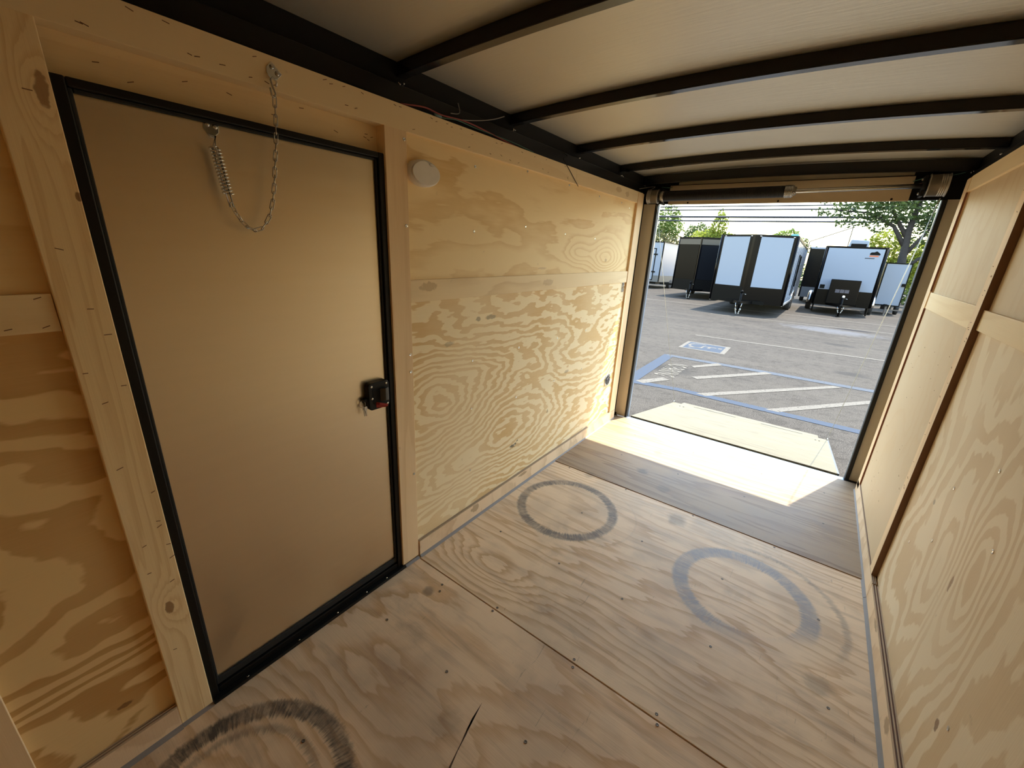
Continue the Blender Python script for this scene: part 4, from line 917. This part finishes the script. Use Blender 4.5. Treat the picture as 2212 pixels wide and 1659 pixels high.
def trailer_F():
    r = tag(empty('cargo_trailer'), 'narrow white trailer on a jack leg beside the right edge of the opening', 'trailer', 'parked cargo trailers')
    W, L, z0, z1 = .94, 2.4, .46, 2.43
    B(-W / 2, W / 2, 0, L, z0, z1).build('body', M_TWHITE, r)
    for (x0, x1, a, b) in ((-W / 2 - .01, -W / 2 + .03, z0, z1), (W / 2 - .03, W / 2 + .01, z0, z1), (-W / 2, W / 2, z1 - .03, z1 + .02), (-W / 2, W / 2, z0 - .02, z0 + .03)):
        B(x0, x1, -.015, .04, a, b).build('edge_trim', M_TTRIM, r)
    hd = B(W / 2 - .16, W / 2 - .02, -.06, -.01, 1.38, 1.52).build('door_latch', M_TTRIM, r, bevel=.01)
    MB().cyl((-.05, -.5, .02), (-.05, -.5, .52), .04, 10).build('jack_post', M_POLE, r); MB().cyl((-.05, -.5, 0), (-.05, -.5, .03), .1, 12).build('jack_foot', M_POLE, r)
    B(-.10, .0, -.55, .2, .44, .52).build('tongue_beam', M_TTRIM, r)
    B(-.05, .9, -.48, -.44, .26, .31).build('cross_brace', M_POLE, r)
    for s in (-1, 1): wheel(r, s * (W / 2 + .16), 1.4, .3, .16)
    return put(r, 2.63, 27.2)
trailer_F()

# ---- poles, masts and overhead lines
def pole(name, u, v, h, rad, label, cat, grp=None, mat=M_POLE):
    p = tag(MB().cyl((0, 0, 0), (0, 0, h), rad, 10).build(name, mat, smooth=True), label, cat, grp); return put(p, u, v)
pole('radio_mast', -.94, 42, 5.14, .02, 'thin bare mast rising behind the dark gap trailer', 'mast')
m2 = tag(empty('crane_mast'), 'thin mast with a long slanted boom behind the trailers', 'mast'); put(m2, .65, 38.5)
MB().cyl((0, 0, 0), (.03, 0, 5.15), .03, 8).build('mast', M_POLE, m2)
MB().cyl((.0, 0, 4.98), (-2.25, 0, 4.0), .03, 8).build('boom', M_POLE, m2); MB().cyl((-2.25, 0, 4.0), (-2.25, 0, 0), .03, 8).build('boom_support', M_POLE, m2)
for (u, lab) in ((-42, 'left'), (42, 'right')):
    p = tag(empty('utility_pole'), 'wooden utility pole carrying the overhead lines at the %s end' % lab, 'pole', 'utility poles'); put(p, u, 40)
    MB().tube([(0, 0, 0), (0, 0, 7.4)], [.16, .11], 12).build('post', M_POLE, p, smooth=True); B(-.06, .06, -.9, .9, 6.6, 6.72).build('crossarm', M_POLE, p)
for (h0, dip, rad, lab) in ((6.75, .10, .05, 'topmost thin overhead line just under the header panel'), (6.50, .12, .055, 'second overhead line crossing the pale sky'), (6.12, .30, .085, 'thickest dark overhead line, third from the top'), (5.72, .22, .06, 'lowest overhead line passing the tree tops')):
    w = tag(MB().tube([(-42 + 84 * k / 40, 0, h0 - dip * (1 - ((k - 20) / 20) ** 2)) for k in range(41)], rad, 6).build('overhead_line', M_LINE, smooth=True), lab, 'power line', 'overhead lines'); put(w, 0, 40)

# ---- trees
def leaves(blobs, n, size, seed, flat=.6):
    rng = np.random.default_rng(seed)
    vol = np.array([b[3] * b[4] * b[5] for b in blobs]) ** .75; pr = vol / vol.sum()
    idx = rng.choice(len(blobs), n, p=pr); bl = np.array(blobs)[idx]
    d = rng.normal(size=(n, 3)); d /= np.linalg.norm(d, axis=1)[:, None]
    rad = rng.uniform(.45, 1.08, n) ** .6
    lump = 1 + .18 * np.sin(d[:, 0] * 7 + idx) * np.cos(d[:, 2] * 6 + idx * 2)
    c = bl[:, :3] + d * bl[:, 3:6] * (rad * lump)[:, None]
    a = rng.normal(size=(n, 3)); a[:, 2] *= flat; a /= np.linalg.norm(a, axis=1)[:, None]
    b = np.cross(a, rng.normal(size=(n, 3))); b /= np.linalg.norm(b, axis=1)[:, None]
    s = size * rng.uniform(.6, 1.3, n)[:, None]
    V = np.stack([c - a * s, c + b * s * .45, c + a * s, c - b * s * .45], 1).reshape(-1, 3)
    m = MB(); m.v = V.tolist(); m.f = [(4 * i, 4 * i + 1, 4 * i + 2, 4 * i + 3) for i in range(n)]
    return m
def tree(name, u, v, label, blobs, n, size, mat, seed, trunk=None, limbs=(), rad=.16, cat='tree', grp='trees behind the trailers'):
    t = tag(empty(name), label, cat, grp); put(t, u, v)
    leaves(blobs, n, size, seed).build('foliage', mat, t, kind='stuff')
    if trunk: MB().tube(trunk, [rad * (1 - .6 * k / (len(trunk) - 1)) for k in range(len(trunk))], 10).build('trunk', M_BARK, t, smooth=True)
    for l in limbs: MB().tube(l, [rad * .5 * (1 - .75 * k / (len(l) - 1)) for k in range(len(l))], 7).build('branch', M_BARK, t, smooth=True)
    return t
tree('leafy_tree', -14.3, 45, 'tall yellow-green tree at the left edge of the opening', [(0, 0, 6.2, 1.0, .9, 1.4), (.8, 0, 5.4, 1.0, .9, 1.0), (-1.0, 0, 5.4, 1.2, 1, 1.3), (-.2, 0, 4.2, 1.6, 1, 1.2), (.9, 0, 6.4, .5, .5, .6), (-2.2, 0, 5.0, 1.0, 1, 1.2)], 3800, .15, M_LEAF_G, 1, [(0, 0, 0), (0, 0, 3), (.1, 0, 6)], [[(0, 0, 2.5), (.6, 0, 4), (.9, 0, 5.5)], [(0, 0, 2.6), (-.7, 0, 4), (-1.1, 0, 5.4)]])
tree('brown_shrub_tree', -13.0, 39, 'brownish hedge-like tree behind the white trailer', [(0, 0, 3.0, 1.7, 1, 1.5), (1.6, 0, 2.9, 1.3, 1, 1.3), (-1.6, 0, 3.0, 1.5, 1, 1.6), (-3.2, 0, 3.2, 1.5, 1, 1.6)], 4200, .13, M_LEAF_B, 2, [(0, 0, 0), (0, 0, 2.8)])
tree('pointed_tree', -9.7, 46, 'bright yellow-green tree with one pointed top left of centre', [(.2, 0, 5.6, .75, .7, 1.2), (.2, 0, 6.6, .35, .35, .7), (0, 0, 4.2, 1.6, 1.2, 1.0), (1.3, 0, 4.1, 1.1, 1, .9), (-1.3, 0, 4.2, 1.1, 1, .9), (2.0, 0, 3.6, .8, .8, 1.0)], 4600, .14, M_LEAF_Y, 3, [(0, 0, 0), (.1, 0, 3), (.2, 0, 6)])
tree('round_tree', -13.6, 55, 'darker round tree between the two bright ones at left', [(0, 0, 5.0, 1.7, 1.4, 1.7), (1.5, 0, 4.8, 1.3, 1, 1.4)], 2200, .17, M_LEAF_D, 4, [(0, 0, 0), (0, 0, 4.5)])
tree('low_tree', -4.1, 50, 'low round tree top showing over the white-panelled trailer', [(0, 0, 5.0, 1.1, 1, .75), (.7, 0, 4.6, .8, .8, .7), (-.8, 0, 4.7, .7, .7, .6)], 1300, .16, M_LEAF_G, 5, [(0, 0, 0), (0, 0, 4.5)])
tree('dark_sapling', -2.3, 48, 'small dark sapling right of the low tree', [(0, 0, 4.4, .28, .3, .5), (.4, 0, 3.9, .4, .4, .4), (1.3, 0, 3.8, .7, .5, .35)], 420, .11, M_LEAF_D, 6, [(0, 0, 0), (0, 0, 4.2)], rad=.06)
tree('spreading_tree', 3.2, 33, 'big spreading tree overhanging the right side of the view', [(-1.2, 0, 5.6, 1.2, 1.2, .9), (-2.4, 0, 5.5, 1.2, .9, .55), (-3.6, -.2, 5.35, .9, .6, .35), (-2.9, .2, 4.75, .7, .6, .3), (-1.6, .2, 4.8, .8, .7, .5), (0, .3, 5.8, 1.2, 1.3, 1.3), (1.2, 0, 5.4, 1.2, 1.2, 1.5), (-3.0, 0, 6.3, 1.6, 1, .8), (-.6, .5, 7.0, 2.4, 2, 1.5), (.5, .8, 4.4, .9, .8, .9), (1.6, .4, 4.0, .9, .9, 1.2), (-4.3, 0, 5.45, .5, .4, .2)], 6800, .12, M_LEAF_D, 7,
     [(0, 0, 0), (.05, 0, 2.4), (-.1, 0, 4.4), (0, 0, 6.2)], [[(0, 0, 3.4), (-.8, 0, 4.6), (-2.0, 0, 5.3), (-3.8, -.1, 5.5)], [(0, 0, 3.0), (.5, 0, 4.0), (1.1, 0, 5.2)], [(.1, 0, 2.2), (.7, 0, 2.9), (1.5, 0, 3.5)], [(-.1, 0, 4.0), (-.9, .1, 5.2), (-1.4, .1, 6.2)]], .26)
tree('sunlit_bush', 2.4, 38, 'sunlit yellow-green bush beneath the spreading tree', [(-.6, 0, 3.5, .9, .8, .8), (.3, 0, 4.1, 1.0, .8, .8), (1.2, 0, 3.4, 1.2, .9, 1.0), (-.4, 0, 2.3, 1.3, 1, 1.0), (1.6, 0, 2.2, 1.3, 1, 1.2), (2.6, 0, 3.0, 1.0, 1, 1.4)], 5200, .13, M_LEAF_Y, 8, [(0, 0, 0), (.1, 0, 3)])
for k, (u, v, lab) in enumerate(((-20, 52, 'far hedge at the left behind the trailers'), (-7, 62, 'far hedge behind the black trailer'), (9, 62, 'far hedge behind the white-fronted trailer'), (8, 42, 'dark hedge right of the spreading tree'))):
    tree('hedge', u, v, lab, [(-4, 0, 1.3, 2.6, 1, 1.5), (0, 0, 1.4, 2.6, 1, 1.6), (4, 0, 1.3, 2.6, 1, 1.5)], 2600, .2, M_LEAF_D, 20 + k, cat='hedge', grp='hedges behind the trailers')
